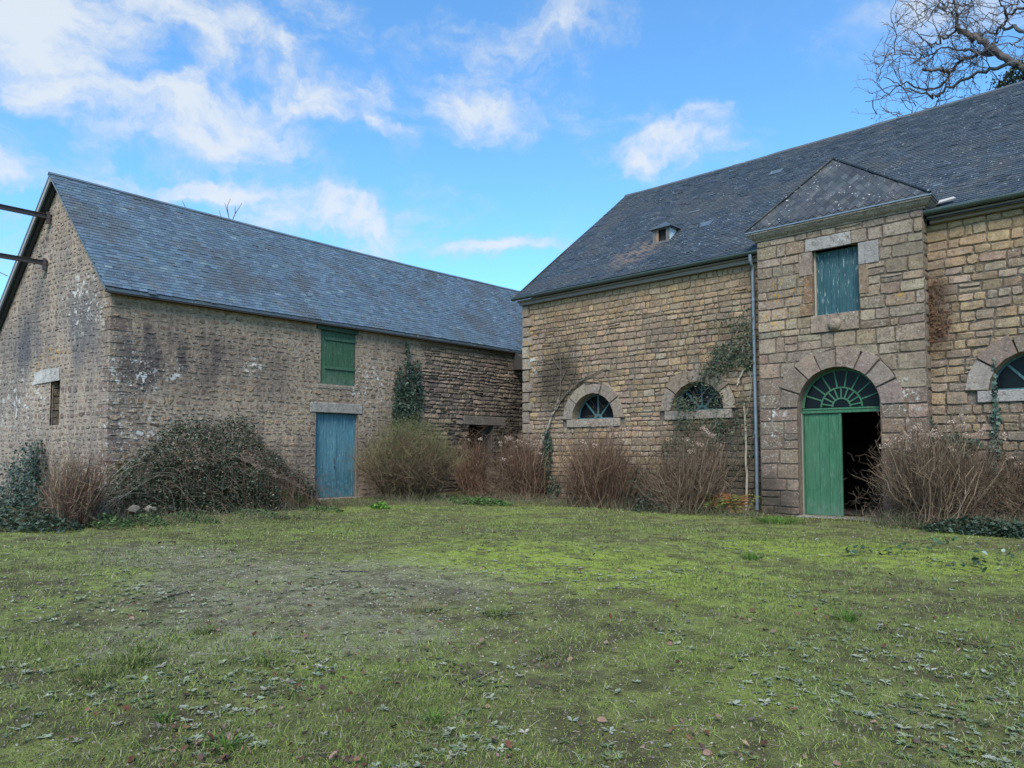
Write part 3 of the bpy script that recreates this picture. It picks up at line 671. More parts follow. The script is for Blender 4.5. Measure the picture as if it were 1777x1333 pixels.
    for i in range(6):
        a = sa+.01+i*w; MB().box(XL-.06, XL-.02, a+.003, a+w-.003, sz0+.01*random.random(), sz1-.01).build('plank', M_gr, sh, bevel=.004)
    M_gr2 = wood_paint('green strap paint', (.045, .115, .068), wear_amt=.3)
    for f in (.13, .84):
        z = sz1-(sz1-sz0)*(.16 if f < .5 else .69)
        MB().box(XL-.02, XL+.015, sa+.14, sb+.05, z-.04, z+.04).build('batten', M_gr2, sh, bevel=.006)
    MB().prism([(XL-.2, ba+.02, sz1+.0), (XL-.2, bb-.01, sz1-.02), (XL-.2, bb, bz1-.03), (XL-.2, (ba+bb)/2, bz1-.0), (XL-.2, ba, bz1+.0)], (.27, 0, 0)).build('timber_beam', wood_paint('green beam', (.03, .075, .045), wear_amt=.35, dark=.4, axis=0), B, bevel=.015)
    MB().box(XL-.3, XL+.03, sa-.12, sb+.1, sz0-.13, sz0-.012, (.27, .235, .20)).build('shutter_sill', M_granite, B, bevel=.02)
    # ---- low opening at the right
    MB().box(XL-.4, XL+.05, ola+.03, olb-.03, oz1, olz-.02, (.16, .145, .125)).build('opening_lintel', M_granite, B, bevel=.02)
    # dark rooms behind
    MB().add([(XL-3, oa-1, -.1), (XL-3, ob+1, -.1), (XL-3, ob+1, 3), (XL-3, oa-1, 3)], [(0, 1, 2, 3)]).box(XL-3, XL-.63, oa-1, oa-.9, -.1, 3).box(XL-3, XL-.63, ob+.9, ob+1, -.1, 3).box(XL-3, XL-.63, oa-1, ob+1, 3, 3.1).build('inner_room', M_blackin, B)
    # far sides
    MB().box(XE2+ov+.3, XE2+ov+.8, BCY+.2, YE, -.2, ze2, (.2, .17, .15)).box(XE2+ov, XL, YE-.5, YE, -.2, EAVE_Z, (.2, .17, .15)).build('rear_wall', M_barn, B)
    # small lean-to roof by the far corner
    lt_ = empty('lean_to_roof', (XL, bpix(895, 630)[1], 4), B, label='small slate lean-to roof tucked into the far corner')
    ya, yb = bpix(889, 640)[1], bpix(930, 640)[1]; z1, z0 = bpix(905, 612)[2], bpix(900, 641)[2]
    mb = MB(); Pl = lambda u, v: np.stack([XL+.05+(1.3-np.asarray(v))*.93, np.asarray(u, float), z0+.62*np.asarray(v)/1.3+0*np.asarray(u)-.05], -1)
    slates(mb, Pl, np.array([.43, 0, .9]), lambda v: (ya-.25+.32*v, yb), 0, 1.3, .12, .2, SLC, SLP, r); mb.build('slates', M_slateB, lt_, kind='stuff')
    MB().prism([(XL+.05, ya, z1), (XL+1.28, ya-.2, z0-.06), (XL+1.28, ya-.2, z0-.14), (XL+.05, ya, z0-.05)], (0, yb-ya, 0)).build('lean_to_frame', M_darkwood, lt_)
    return B, gp
M_pane = NT('dark window glass'); M_pane = (lambda n: n.fin((.006, .009, .012), .22, n.noise(3, 2), .06, .01, .10))(M_pane)
BARN, gp = build_barn()

# beams and cable standing out from the gable
def steel_beam(p_wall, off0, label):
    o = np.array(p_wall); e = empty('steel_beam', tuple(o), label=label, cat='beam', group='steel beams projecting from the barn gable')
    d = np.array([0, -1.0, 0]); a = o+np.array([0, .25, 0]); L_ = 7.5
    t = .008; w, h = .055, .06
    mb = MB()
    for zz in (-h, h-t): mb.box(a[0]-w, a[0]+w, a[1]-L_, a[1], a[2]+zz, a[2]+zz+t)
    mb.build('flange', M_steel, e)
    MB().box(a[0]-t, a[0]+t, a[1]-L_, a[1], a[2]-h+t, a[2]+h-t).build('web', M_steel, e)
    MB().box(o[0]-.03, o[0]+.05, o[1]-.1, o[1]-.02, o[2]-.2, o[2]+.12).build('bracket', M_steel, e)
steel_beam(onG(88, 377, .03), 0, 'upper rusty steel beam standing out near the barn gable peak')
steel_beam(onG(81, 457, .03), 0, 'lower rusty steel beam standing out of the barn gable')
def cable():
    a = onG(13, 479, .3); b = onX(-60, 425, a[0]-.5)
    b = a + (ray(-60, 425)*21-(a-EY))*1.0
    t = np.linspace(0, 1, 12)[:, None]; P = a+(b-a)*t; P[:, 2] -= .12*np.sin(t[:, 0]*pi)
    mb = MB(); tubes(mb, P[None], [.012], [.012], (.02, .02, .02), 5)
    mb.build('overhead_cable', M_steel, label='thin black cable reaching the left edge of the barn roof', cat='cable')
cable()
print('barn done')
# =================================================================== STABLE (right)
SX0 = SC_X; SX1 = 6.5
def ypix(x, y, Y=YW): return onY(x, y, Y)
ZG_L = onY(920, 524, YW-.2)[2]; ZG_R = onY(1700, 360, YW-.2)[2]
print('gutter z', ZG_L, onY(1312, 448, YW-.2)[2], ZG_R)
ZC = 6.18                        # underside of eaves board
w1c = (ypix(997, 720)[0]+ypix(1063, 720)[0])/2; w2c = (ypix(1168, 715)[0]+ypix(1255, 708)[0])/2
w1z = ypix(1030, 727)[2]; w2z = ypix(1205, 712)[2]; w3z = ypix(1740, 677)[2]; w3c = ypix(1718, 677)[0]+.74
PX0, PX1 = onY(1316.5, 600, YP)[0], onY(1605, 480, YP)[0]
DX0, DX1 = onY(1386, 760, YP)[0], onY(1528.5, 720, YP)[0]; DC = (DX0+DX1)/2; DR = (DX1-DX0)/2
DZS = onY(1386, 704, YP)[2]; DZT = onY(1455, 637, YP)[2]; DZS = DZT-DR
HX0, HX1 = onY(1411, 500, YP)[0], onY(1491, 500, YP)[0]; HZ0, HZ1 = onY(1450, 544, YP)[2], onY(1450, 429, YP)[2]
PZC = onY(1330, 418, YP)[2]
print('w1', w1c, w1z, 'w2', w2c, w2z, 'w3', w3c, w3z, 'pav', PX0, PX1, 'door', DX0, DX1, DZS, DZT, 'hatch', HX0, HX1, HZ0, HZ1, 'pcor', PZC)
R1 = .75; RO = 1.10
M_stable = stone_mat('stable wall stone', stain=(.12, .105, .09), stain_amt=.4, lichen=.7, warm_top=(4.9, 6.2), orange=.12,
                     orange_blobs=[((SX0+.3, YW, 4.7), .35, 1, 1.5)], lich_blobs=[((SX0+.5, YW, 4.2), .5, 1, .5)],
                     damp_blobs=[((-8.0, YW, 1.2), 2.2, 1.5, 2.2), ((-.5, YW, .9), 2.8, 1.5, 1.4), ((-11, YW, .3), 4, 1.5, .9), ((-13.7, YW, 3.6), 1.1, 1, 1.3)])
M_ashlar = stone_mat('entrance bay stone', stain=(.13, .10, .09), stain_amt=.45, lichen=.9, orange=.0,
                     orange_blobs=[((PX0+.75, YP, 5.2), .6, 1, .5), ((PX0+.5, YP, 4.6), .45, 1, .4), ((HX1+.8, YP, 4.9), .2, 1, .18)],
                     lich_blobs=[((PX0+.35, YP, 2.3), .35, 1, .9), ((PX1-.6, YP, 2.6), .6, 1, .6)], damp_blobs=[((PX0, YP, .2), 1.0, 1.4, 1.0)])
M_vous = stone_mat('granite voussoir', stain=(.15, .13, .125), stain_amt=.35, lichen=.8)
M_slateS = slate_mat('stable roof slate', 1.3, (.50, .60, .64), stains=[((onY(1105, 460, 18.2)[0], 18.2, 7.3), 1.0, 1.2, 1.0)], rough=.5)
M_slateP = slate_mat('entrance bay slate', 2.0, (.36, .40, .43), rough=.5)
M_zinc = plain('weathered zinc gutter', (.10, .135, .135), .45, .55, .25, 6)
M_pipe = plain('grey zinc pipe', (.20, .24, .28), .45, .5, .2, 6)
M_board = plain('grey eaves board', (.22, .19, .17), .85, 0, .35, 9)
M_teal = wood_paint('teal window paint', (.05, .13, .14), wear=(.25, .33, .32), wear_amt=.4)
M_green = wood_paint('green door paint', (.032, .125, .065), wear=(.15, .25, .18), wear_amt=.55, dark=.6, zfade=(.05, .55, (.09, .15, .11)))
M_hatch = wood_paint('flaking teal paint', (.016, .072, .088), wear=(.30, .38, .38), wear_amt=.85, dark=.6)

def voussoirs(parent, c, zs, ri, ro, n, Y, depth, r, name='voussoir', a0=0, a1=pi, mat=None, cols=None, wob=.04):
    e = np.linspace(a0, a1, n+1); e[1:-1] += r.uniform(-.05, .05, n-1)
    for i in range(n):
        g = .007
        th = np.array([e[i]+g/ri, e[i]+.022, (e[i]+e[i+1])/2, e[i+1]-.022, e[i+1]-g/ri]); rr_ = ro+r.uniform(-wob, wob)*1.5
        rad = np.array([ri+.0, ri+.012, (ri+rr_)/2, rr_-.015, rr_])
        T, RD = np.meshgrid(th, rad)
        SZ = np.stack([c+np.cos(T)*RD, zs+np.sin(T)*RD], -1)[None][:, :, ::-1]
        V = patches(SZ, depth+.01*r.random(), (0, Y), (1, 0), (0, -1), .003, .004, r)
        V = V.reshape(1, 5, 5, 3)
        # the intrados face runs back into the wall
        V[:, 0, :, 1] = Y+.02
        MB().add(V.reshape(-1, 3), G5F, pick(cols, 1, r, .1)[0]).build(name, mat, parent)
def arch_reveal(name, mat, parent, c, zs, ri, Y0, Y1, z0=None, col=(.25, .2, .16)):
    a = np.linspace(0, pi, 25); P = [(c+ri*cos(t), zs+ri*sin(t)) for t in a]
    if z0 is not None: P = [(c+ri, z0)]+P+[(c-ri, z0)]
    V = [(x, Y0, z) for x, z in P]+[(x, Y1, z) for x, z in P]; n = len(P)
    MB().add(V, [(i, i+1, n+i+1, n+i) for i in range(n-1)], col).build(name, mat, parent, smooth=True)
def arc_bar(mb, c, zs, r, w, Y0, Y1, a0=0, a1=pi, n=24):
    a = np.linspace(a0, a1, n+1); V = []
    for t in a:
        for (rr_, y) in ((r-w/2, Y0), (r+w/2, Y0), (r+w/2, Y1), (r-w/2, Y1)): V.append((c+rr_*cos(t), y, zs+rr_*sin(t)))
    mb.add(V, [(i*4+k, i*4+(k+1) % 4, (i+1)*4+(k+1) % 4, (i+1)*4+k) for i in range(n) for k in range(4)])
def ray_bar(mb, c, zs, t, r0, r1, w, Y0, Y1):
    d = np.array([cos(t), sin(t)]); p = np.array([-sin(t), cos(t)])*w/2
    q = [np.array([c, zs])+d*r0-p, np.array([c, zs])+d*r1-p, np.array([c, zs])+d*r1+p, np.array([c, zs])+d*r0+p]
    mb.prism([(a[0], Y0, a[1]) for a in q], (0, Y1-Y0, 0))
def half_disc(c, zs, r, Y, n=24):
    a = np.linspace(0, pi, n+1); V = [(c, Y, zs)]+[(c+r*cos(t), Y, zs+r*sin(t)) for t in a]
    mb = MB(); mb.add(V, [(0, i+1, i+2) for i in range(n)]); return mb

def build_stable():
    S = empty('stone_stable', (-5.4, YW+6, 0), label='long stone stable on the right with dark slate roof and projecting entrance bay', cat='stable')
    r = np.random.default_rng(31)
    # ------------- main wall stones, left and right of the bay
    wall = empty('main_wall', (SX0, YW, 0), S)
    def wh(c, z): return [arch_hole(c, z, RO-.03), rect_hole(c-RO-.02, c+RO+.02, z-.25, z)]
    cs = [(.32, .235, .15), (.29, .21, .14), (.34, .245, .15), (.27, .205, .15), (.30, .24, .18), (.25, .18, .13), (.35, .25, .145), (.29, .225, .165)]
    org = (0, YW); dr = (1, 0); nr = (0, -1)
    QL, ML = course(lambda z: (SX0+.28, PX0+.05), -.15, ZC, wh(w1c, w1z)+wh(w2c, w2z), (.13, .205), (.15, .38), .013, .020, r, .02)
    QR, MR = course(lambda z: (PX1-.05, SX1), -.15, ZC+.12, wh(w3c, w3z)+wh(w3c+4.2, w3z), (.15, .235), (.17, .46), .016, .020, r, .02)
    VL = patches(quad_grid(QL, .013, .9), r.uniform(.010, .026, len(QL)), org, dr, nr, .005, .008, r)
    VR = patches(quad_grid(QR, .014, .9), r.uniform(.012, .034, len(QR)), org, dr, nr, .006, .010, r)
    V = np.vstack([VL, VR]); lay(None, V, pick(cs, len(V), r, .13), 'wall_stone', M_stable, wall, 'wall_stones')
    mortar(np.vstack([ML, MR]), org, dr, nr, -.001, (.095, .074, .055), 'mortar', M_stable, wall)
    # quoins of the left corner
    z = -.1; k = 0
    while z < ZC-.1:
        h = min(random.uniform(.27, .40), ZC-z); w_ = .42 if k % 2 else .27
        Q = np.array([[(SX0-.0, z+.006), (SX0+w_, z+.006), (SX0+w_, z+h-.006), (SX0-.0, z+h-.006)]])
        if w_ > .3: pass
        Vq = patches(quad_grid(Q, .02, .2), .062, org, dr, nr, .003, .003, r).reshape(5, 5, 3)
        Vq[:, 0, 1] = YW+.3      # the return runs round the corner
        MB().add(Vq.reshape(-1, 3), G5F, pick([(.27, .235, .19), (.30, .26, .21), (.24, .205, .17)], 1, r)[0]).build('quoin', M_stable, wall)
        z += h; k += 1
    # core slabs with rectangular gaps at the windows and the door
    mb = MB(); y0, y1 = YW+.03, YW+.6; cc = (.14, .12, .10)
    xs = [SX0+.05]
    for c, z in ((w1c, w1z), (w2c, w2z)):
        mb.box(xs[-1], c-R1-.02, y0, y1, -.2, ZC, cc); mb.box(c-R1-.02, c+R1+.02, y0, y1, -.2, z-.01, cc); mb.box(c-R1-.02, c+R1+.02, y0, y1, z+R1+.02, ZC, cc); xs.append(c+R1+.02)
    mb.box(xs[-1], DX0-.02, y0, y1, -.2, ZC, cc); mb.box(DX0-.02, DX1+.02, y0, y1, DZT+.03, ZC, cc); xs.append(DX1+.02)
    for c, z in ((w3c, w3z), (w3c+4.2, w3z)):
        mb.box(xs[-1], c-R1-.02, y0, y1, -.2, ZC+.1, cc); mb.box(c-R1-.02, c+R1+.02, y0, y1, -.2, z-.01, cc); mb.box(c-R1-.02, c+R1+.02, y0, y1, z+R1+.02, ZC+.1, cc); xs.append(c+R1+.02)
    mb.box(xs[-1], SX1, y0, y1, -.2, ZC+.1, cc)
    mb.box(SX0+.05, SX0+.6, y1, YW+12, -.2, ZC, cc).box(SX1-.5, SX1, y1, YW+12, -.2, ZC, cc).box(SX0+.05, SX1, YW+11.6, YW+12.2, -.2, ZC, cc)
    mb.build('wall_core', M_stable, wall)
    # spandrel mortar between the square core gap and the arch
    mb = MB()
    for c, z in ((w1c, w1z), (w2c, w2z), (w3c, w3z), (w3c+4.2, w3z)):
        a = np.linspace(0, pi, 17)
        for i in range(16):
            t0, t1 = a[i], a[i+1]; q0 = (c+R1*cos(t0), z+R1*sin(t0)); q1 = (c+R1*cos(t1), z+R1*sin(t1)); zt = z+R1+.12
            mb.add([(q0[0], YW+.015, q0[1]), (q1[0], YW+.015, q1[1]), (q1[0], YW+.015, zt), (q0[0], YW+.015, zt)], [(0, 1, 2, 3)], (.12, .1, .085))
    mb.build('arch_backing', M_stable, wall)
    # inside
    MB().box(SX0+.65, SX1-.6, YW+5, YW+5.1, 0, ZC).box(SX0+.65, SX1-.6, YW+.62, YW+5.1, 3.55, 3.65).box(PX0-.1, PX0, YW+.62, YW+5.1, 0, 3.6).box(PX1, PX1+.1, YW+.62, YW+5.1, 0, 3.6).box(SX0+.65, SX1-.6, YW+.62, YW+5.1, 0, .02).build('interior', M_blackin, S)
    # ------------- half round windows
    for idx, (c, z) in enumerate(((w1c, w1z), (w2c, w2z), (w3c, w3z), (w3c+4.2, w3z))):
        big = idx >= 1
        W_ = empty('lunette_window', (c, YW, z), S)
        vc = [(.27, .23, .19), (.29, .25, .215), (.25, .205, .165)] if idx != 1 else [(.23, .185, .15), (.27, .235, .195), (.22, .175, .14)]
        if idx >= 2: vc = [(.29, .26, .23), (.27, .215, .17), (.30, .275, .25)]
        voussoirs(W_, c, z, R1, RO+(.03 if big else -.02), 5, YW, .05, r, cols=vc, mat=M_vous)
        # sill slab, proud
        sillc = (.36, .35, .34) if idx >= 2 else (.29, .255, .22)
        MB().box(c-R1-.2, c+R1+.22, YW-.062, YW+.35, z-.235, z-.004, sillc).build('sill', M_vous, W_, bevel=.012)
        arch_reveal('reveal', M_stable, W_, c, z, R1-.0, YW-.03, YW+.42, col=(.30, .235, .15))
        Yf = YW+.26; rf = R1
        mb = MB(); arc_bar(mb, c, z, rf-.025, .05, Yf, Yf+.05); mb.box(c-rf, c+rf, Yf, Yf+.05, z, z+.045); mb.build('frame', M_teal, W_)
        mb = MB()
        for t in (pi*.27, pi*.5, pi*.73): ray_bar(mb, c, z, t, .12, rf-.03, .045, Yf-.008, Yf+.04)
        arc_bar(mb, c, z, .12, .07, Yf-.012, Yf+.045, n=12); mb.build('glazing_bars', M_teal, W_)
        # four panes between the bars
        cutA = [0, pi*.27, pi*.5, pi*.73, pi]
        for k in range(4):
            a = np.linspace(cutA[k], cutA[k+1], 7); rr_ = rf-.03
            V_ = [(c, Yf+.02, z)]+[(c+rr_*cos(t), Yf+.02+.002*k, z+rr_*sin(t)) for t in a]
            MB().add(V_, [(0, i+1, i+2) for i in range(6)]).build('pane', M_pane, W_)
    # ------------- eaves, gutter, downpipe
    for (a, b, zz, nm) in ((SX0-.12, PX0+.02, ZC, 0), (PX1+.0, SX1, ZC+.12, 1)):
        MB().box(a+.06, b, YW-.13, YW+.05, zz, zz+.10, (.9, .9, .9)).box(a+.02, b, YW-.19, YW+.05, zz+.102, zz+.15).build('eaves_board', M_board, S, bevel=.008)
        g = MB(); n = 9; a_ = np.linspace(pi, 2*pi, n); Rg = .085; yc = YW-.29; zc = zz+.235
        sec = [(yc+Rg*cos(t), zc+Rg*sin(t)) for t in a_]+[(yc+(Rg-.008)*cos(t), zc+(Rg-.008)*sin(t)) for t in a_[::-1]]
        xs_ = np.linspace(a-.1, b, 12); V_ = [(x, y, z_+.0035*(x-a)*0) for x in xs_ for y, z_ in sec]; m_ = len(sec)
        g.add(V_, [(i*m_+k, i*m_+(k+1) % m_, (i+1)*m_+(k+1) % m_, (i+1)*m_+k) for i in range(11) for k in range(m_)])
        for e_ in (0, 11): g.f.append(np.array([[e_*m_+k for k in range(m_)]]))
        gg = g.build('gutter', M_zinc, S, smooth=False)
        # joints
        for x in np.arange(a+1.3, b-.3, 2.0): 
            j = MB(); j.add([(x+dx, yc+(Rg+.004)*cos(t), zc+(Rg+.004)*sin(t)) for dx in (0, .05) for t in a_], [(k, k+1, n+k+1, n+k) for k in range(n-1)]); j.build('gutter_joint', M_zinc, gg)
    px_ = onY(1309, 600, YW-.14)[0]
    dp = MB(); P = np.array([[(px_, YW-.29, ZC+.16), (px_, YW-.28, ZC+.02), (px_, YW-.18, ZC-.12), (px_, YW-.14, ZC-.25), (px_, YW-.14, 3.2), (px_+.01, YW-.14, 1.5), (px_, YW-.14, .05)]])
    tubes(dp, P, [.047], [.047], (1, 1, 1), 10); dpo = dp.build('downpipe', M_pipe, S, smooth=True)
    for z in (5.2, 3.35, 1.9): 
        j = MB(); tubes(j, np.array([[(px_, YW-.14, z), (px_, YW-.14, z+.07)]]), [.055], [.055], (1, 1, 1), 10); j.box(px_-.012, px_+.012, YW-.1, YW, z+.02, z+.05); j.build('pipe_collar', M_pipe, dpo)
    # ------------- main roof
    roof = empty('roof', (-5, YW+6, 11), S)
    gx = SX0-.22
    # ridge end seen at pixel (1085,340): put it above the gable end
    d = ray(1085, 341); t = gx/d[0]; RY = t*d[1]; RZ = EYE+t*d[2]
    YE_ = YW-.27; ZE_ = ZC+.26
    print('stable ridge', RY, RZ)
    Ls = sqrt((RY-YE_)**2+(RZ-ZE_)**2); fl = 1.1      # the foot of the slope flares out
    def prof(v):
        v = np.asarray(v, float); base_y = YE_+(RY-YE_)*v/Ls; base_z = ZE_+(RZ-ZE_)*v/Ls
        b = np.clip(1-v/(2*fl), 0, 1); dip = -.10*(1-(1-np.clip(v/2.0, 0, 1))**2)*np.clip(1-v/6.0, 0, 1)
        return base_y - dip*.6*-1*0, base_z + dip
    wob = lambda u, v: vnoise(np.stack([np.asarray(u, float)+0*v, v+0*np.asarray(u, float)], -1), .45, 14, 2)*.02 - .05*np.sin(np.clip((np.asarray(u, float)-gx)/20, 0, 1)*pi)*(v/Ls)
    def Pf(u, v):
        u = np.asarray(u, float); v = np.asarray(v, float)+0*u; y, z = prof(v); return np.stack([u, y, z+wob(u, v)], -1)
    nrm = np.array([0, -(RZ-ZE_)/Ls, (RY-YE_)/Ls])
    mb = MB(); rr2 = np.random.default_rng(33)
    slates(mb, Pf, nrm, lambda v: (gx, SX1), 0, Ls, .125, .20, [(.085, .095, .11), (.07, .08, .095), (.105, .115, .135), (.058, .066, .078), (.17, .185, .20)], [.38, .32, .2, .09, .01], rr2, lift=.018)
    mb.build('slates', M_slateS, roof, kind='stuff')
    us = np.linspace(gx+.02, SX1, 25); vs = np.linspace(0.02, Ls, 14); UU, VV = np.meshgrid(us, vs, indexing='ij')
    Pt = Pf(UU.ravel(), VV.ravel())-nrm*.015; nv = 14
    fs = [(i*nv+j, (i+1)*nv+j, (i+1)*nv+j+1, i*nv+j+1) for i in range(24) for j in range(13)]
    mb = MB(); mb.add(Pt, fs, (.06, .07, .08)); mb.add(Pt-np.array([0, 0, .09]), fs, (.06, .07, .08))
    yb = 2*RY-YE_; mb.add([(gx, RY, RZ-.02), (SX1, RY, RZ-.02), (SX1, yb, ZE_), (gx, yb, ZE_)], [(0, 1, 2, 3)], (.07, .08, .09)); mb.build('roof_deck', M_slateS, roof)
    MB().prism([(gx+.12, YE_+.35, ZC), (gx+.12, RY, RZ-.2), (gx+.12, yb-.3, ZC)], (.3, 0, 0), (.22, .18, .14)).build('gable_end', M_stable, S)
    MB().prism([(gx, YE_, ZE_+.0), (gx, YE_+2, ZE_+1.58), (gx, RY, RZ+.0), (gx, RY, RZ-.14), (gx, YE_+2, ZE_+1.44), (gx, YE_, ZE_-.1)], (.025, 0, 0)).build('verge_board', M_darkwood, roof)
    mb = MB()
    for k in range(45):
        a = gx+k*.5; b = a+.505
        if b > SX1: break
        g = float(wob(a, Ls)); g2 = float(wob(b, Ls)); q = random.uniform(0, .012)
        mb.add([(a, RY-.11, RZ-.06+g), (a, RY, RZ+.045+g+q), (a, RY+.11, RZ-.06+g), (b, RY-.11, RZ-.06+g2), (b, RY, RZ+.04+g2+q), (b, RY+.11, RZ-.06+g2)], [(0, 3, 4, 1), (1, 4, 5, 2)], (.12, .12, .12))
    mb.build('ridge', M_slateS, roof)
    # mended spots: larger paler slates
    def rf_at(x, y):
        """sight line meets the roof slope"""
        d = ray(x, y); n_ = nrm; p0 = np.array([0, YE_, ZE_]); t = ((p0-EY)@n_)/(d@n_); return EY+t*d
    for (x, y, w_, h_) in ((1226, 386, .34, .36), (1347, 297, .40, .34), (1205, 366, .4, .12)):
        p = rf_at(x, y); u = p[0]; v = (p[1]-YE_)/(RY-YE_)*Ls
        q = Pf(np.array([u-w_/2, u+w_/2, u+w_/2, u-w_/2]), np.array([v-h_/2, v-h_/2, v+h_/2, v+h_/2]))+nrm*.028
        MB().prism(q, tuple(-nrm*.012), (.085, .10, .125)).build('patch_slate', M_slateB, roof)
    # ------------- little roof hatch dormer
    p = rf_at(1148, 418)
    D = empty('roof_dormer', tuple(p), S, label='small wooden hooded roof hatch with a dark opening')
    x0, x1 = rf_at(1136, 418)[0], rf_at(1158, 416)[0]+.04; y0 = p[1]; zb = p[2]-.03; hh = .44
    sl = (RZ-ZE_)/(RY-YE_)
    depth = hh/sl+.1
    M_dw = plain('silver dormer timber', (.12, .12, .115), .85, 0, .4, 14)
    MB().box(x0, x0+.09, y0, y0+.05, zb, zb+hh).build('post', M_dw, D); MB().box(x1-.09, x1, y0, y0+.05, zb, zb+hh).build('post', M_dw, D)
    MB().box(x0-.02, x1+.02, y0-.03, y0+.06, zb-.06, zb+.004).build('sill', M_dw, D); MB().box(x0, x1, y0-.005, y0+.05, zb+hh-.06, zb+hh).build('head', M_dw, D)
    MB().prism([(x1-.02, y0+.052, zb), (x1-.02, y0+depth, zb+hh), (x1-.02, y0+.052, zb+hh)], (.02, 0, 0)).build('cheek', M_slateS, D)
    MB().prism([(x0, y0+.052, zb), (x0, y0+depth, zb+hh), (x0, y0+.052, zb+hh)], (.02, 0, 0)).build('cheek', M_slateS, D)
    MB().box(x0+.09, x1-.09, y0+.12, y0+.14, zb, zb+hh-.05).build('dark_opening', M_blackin, D)
    MB().box(x0+.09, x0+.19, y0+.02, y0+.04, zb, zb+hh-.06, (.9, .8, .7)).build('side_board', plain('brown board', (.22, .15, .11)), D)
    e = .09; zt = zb+hh; xm = (x0+x1)/2; ym = y0+.32
    mb = MB(); mb.add([(x0-e, y0-e, zt), (x1+e, y0-e, zt), (x1+e, y0+depth, zt+.02), (x0-e, y0+depth, zt+.02), (xm, ym, zt+.26), (xm, y0+depth+.32, zt+.26)], [(0, 1, 4), (3, 0, 4)], (.1, .11, .13))
    mb.f.append(np.array([(1, 2, 5, 4), (0, 4, 5, 3)])); mb.add([(x0-e, y0-e, zt-.035), (x1+e, y0-e, zt-.035), (x1+e, y0+depth, zt-.015), (x0-e, y0+depth, zt-.015)], [(0, 3, 2, 1)], (.1, .11, .13))
    mb.box(x0-e, x1+e, y0-e, y0-e+.02, zt-.035, zt+.0, (.12, .13, .15)).build('hood', M_slateS, D)
    # ------------- entrance bay
    bay = empty('entrance_bay', (DC, YP, 0), S)
    ca = [(.25, .20, .15), (.215, .168, .128), (.275, .225, .168), (.245, .185, .138), (.285, .24, .185), (.23, .192, .155)]
    VO = DR+.47
    hz = [arch_hole(DC, DZS, VO-.03, z0=DZS-.0), rect_hole(DX0, DX1, -.2, DZS), rect_hole(HX0-.0, HX1+.0, HZ0, HZ1),
          rect_hole(onY(1396, 430, YP)[0], onY(1506, 420, YP)[0], HZ1, HZ1+.30), rect_hole(onY(1408, 570, YP)[0], onY(1492, 560, YP)[0], HZ0-.42, HZ0)]
    org = (0, YP)
    zl = DZS+.72
    Q1, M1 = course(lambda z: (PX0+.0, PX1-.0), -.12, zl, hz[:2], (.25, .38), (.22, .66), .018, .010, r, .06)
    Q2, M2 = course(lambda z: (PX0+.0, PX1-.0), zl, PZC, hz, (.17, .32), (.18, .60), .016, .012, r, .03)
    Q = np.vstack([Q1, Q2]); Mo = np.vstack([M1, M2])
    V = patches(quad_grid(Q, .012, .8), r.uniform(.012, .028, len(Q)), org, dr, nr, .004, .006, r).reshape(-1, 5, 5, 3)
    # blocks on the right arris turn the corner
    rightmost = Q[:, 1, 0] > PX1-.03
    V[rightmost, :, 4, 1] = YW; V[rightmost, :, 4, 0] = V[rightmost, :, 3, 0]+.012
    leftmost = Q[:, 0, 0] < PX0+.03
    V[leftmost, :, 0, 1] = YW; V[leftmost, :, 0, 0] = V[leftmost, :, 1, 0]-.012
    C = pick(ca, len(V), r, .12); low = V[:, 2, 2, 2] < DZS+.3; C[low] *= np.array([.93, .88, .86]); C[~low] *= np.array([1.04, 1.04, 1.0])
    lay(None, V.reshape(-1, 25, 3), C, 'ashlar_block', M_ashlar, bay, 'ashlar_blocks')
    mortar(Mo, org, dr, nr, .001, (.12, .094, .072), 'mortar', M_ashlar, bay)
    mb = MB()
    cc = (.14, .12, .10); y0, y1 = YP+.02, YW+.05
    mb.box(PX0+.03, DX0-.01, y0, y1, -.2, PZC, cc).box(DX1+.01, PX1-.03, y0, y1, -.2, PZC, cc).box(DX0-.01, DX1+.01, y0, y1, DZT+.03, HZ0, cc).box(DX0-.01, HX0, y0, y1, HZ0, PZC, cc).box(HX1, DX1+.01, y0, y1, HZ0, PZC, cc).box(HX0, HX1, y0, y1, HZ1, PZC, cc)
    mb.box(HX0, HX1, YW, YW+.1, HZ0, HZ1, (.1, .1, .1)).build('bay_core', M_ashlar, bay)
    mb = MB(); a = np.linspace(0, pi, 19)
    for i in range(18):
        t0, t1 = a[i], a[i+1]; q0 = (DC+DR*cos(t0), DZS+DR*sin(t0)); q1 = (DC+DR*cos(t1), DZS+DR*sin(t1)); zt_ = DZT+.14
        mb.add([(q0[0], YP+.012, q0[1]), (q1[0], YP+.012, q1[1]), (q1[0], YP+.012, zt_), (q0[0], YP+.012, zt_)], [(0, 1, 2, 3)], (.18, .15, .12))
    mb.build('arch_backing', M_ashlar, bay)
    voussoirs(bay, DC, DZS, DR, VO, 8, YP, .036, r, cols=[(.235, .185, .15), (.225, .19, .155), (.26, .205, .17)], mat=M_vous, wob=.05)
    arch_reveal('reveal', M_ashlar, bay, DC, DZS, DR, YP-.03, YW+.4, z0=-.05, col=(.23, .17, .13))
    # lintel, sill block with its half ball, jamb blocks of the hatch
    xa, xb = onY(1398, 430, YP)[0], onY(1504, 420, YP)[0]
    MB().box(xa, xb-.32, YP-.05, YP+.3, HZ1, HZ1+.29, (.30, .30, .30)).build('hatch_lintel', M_vous, bay, bevel=.012)
    MB().box(xb-.31, xb, YP-.047, YP+.3, HZ1+.006, HZ1+.29, (.25, .205, .165)).build('hatch_lintel', M_ashlar, bay, bevel=.012)
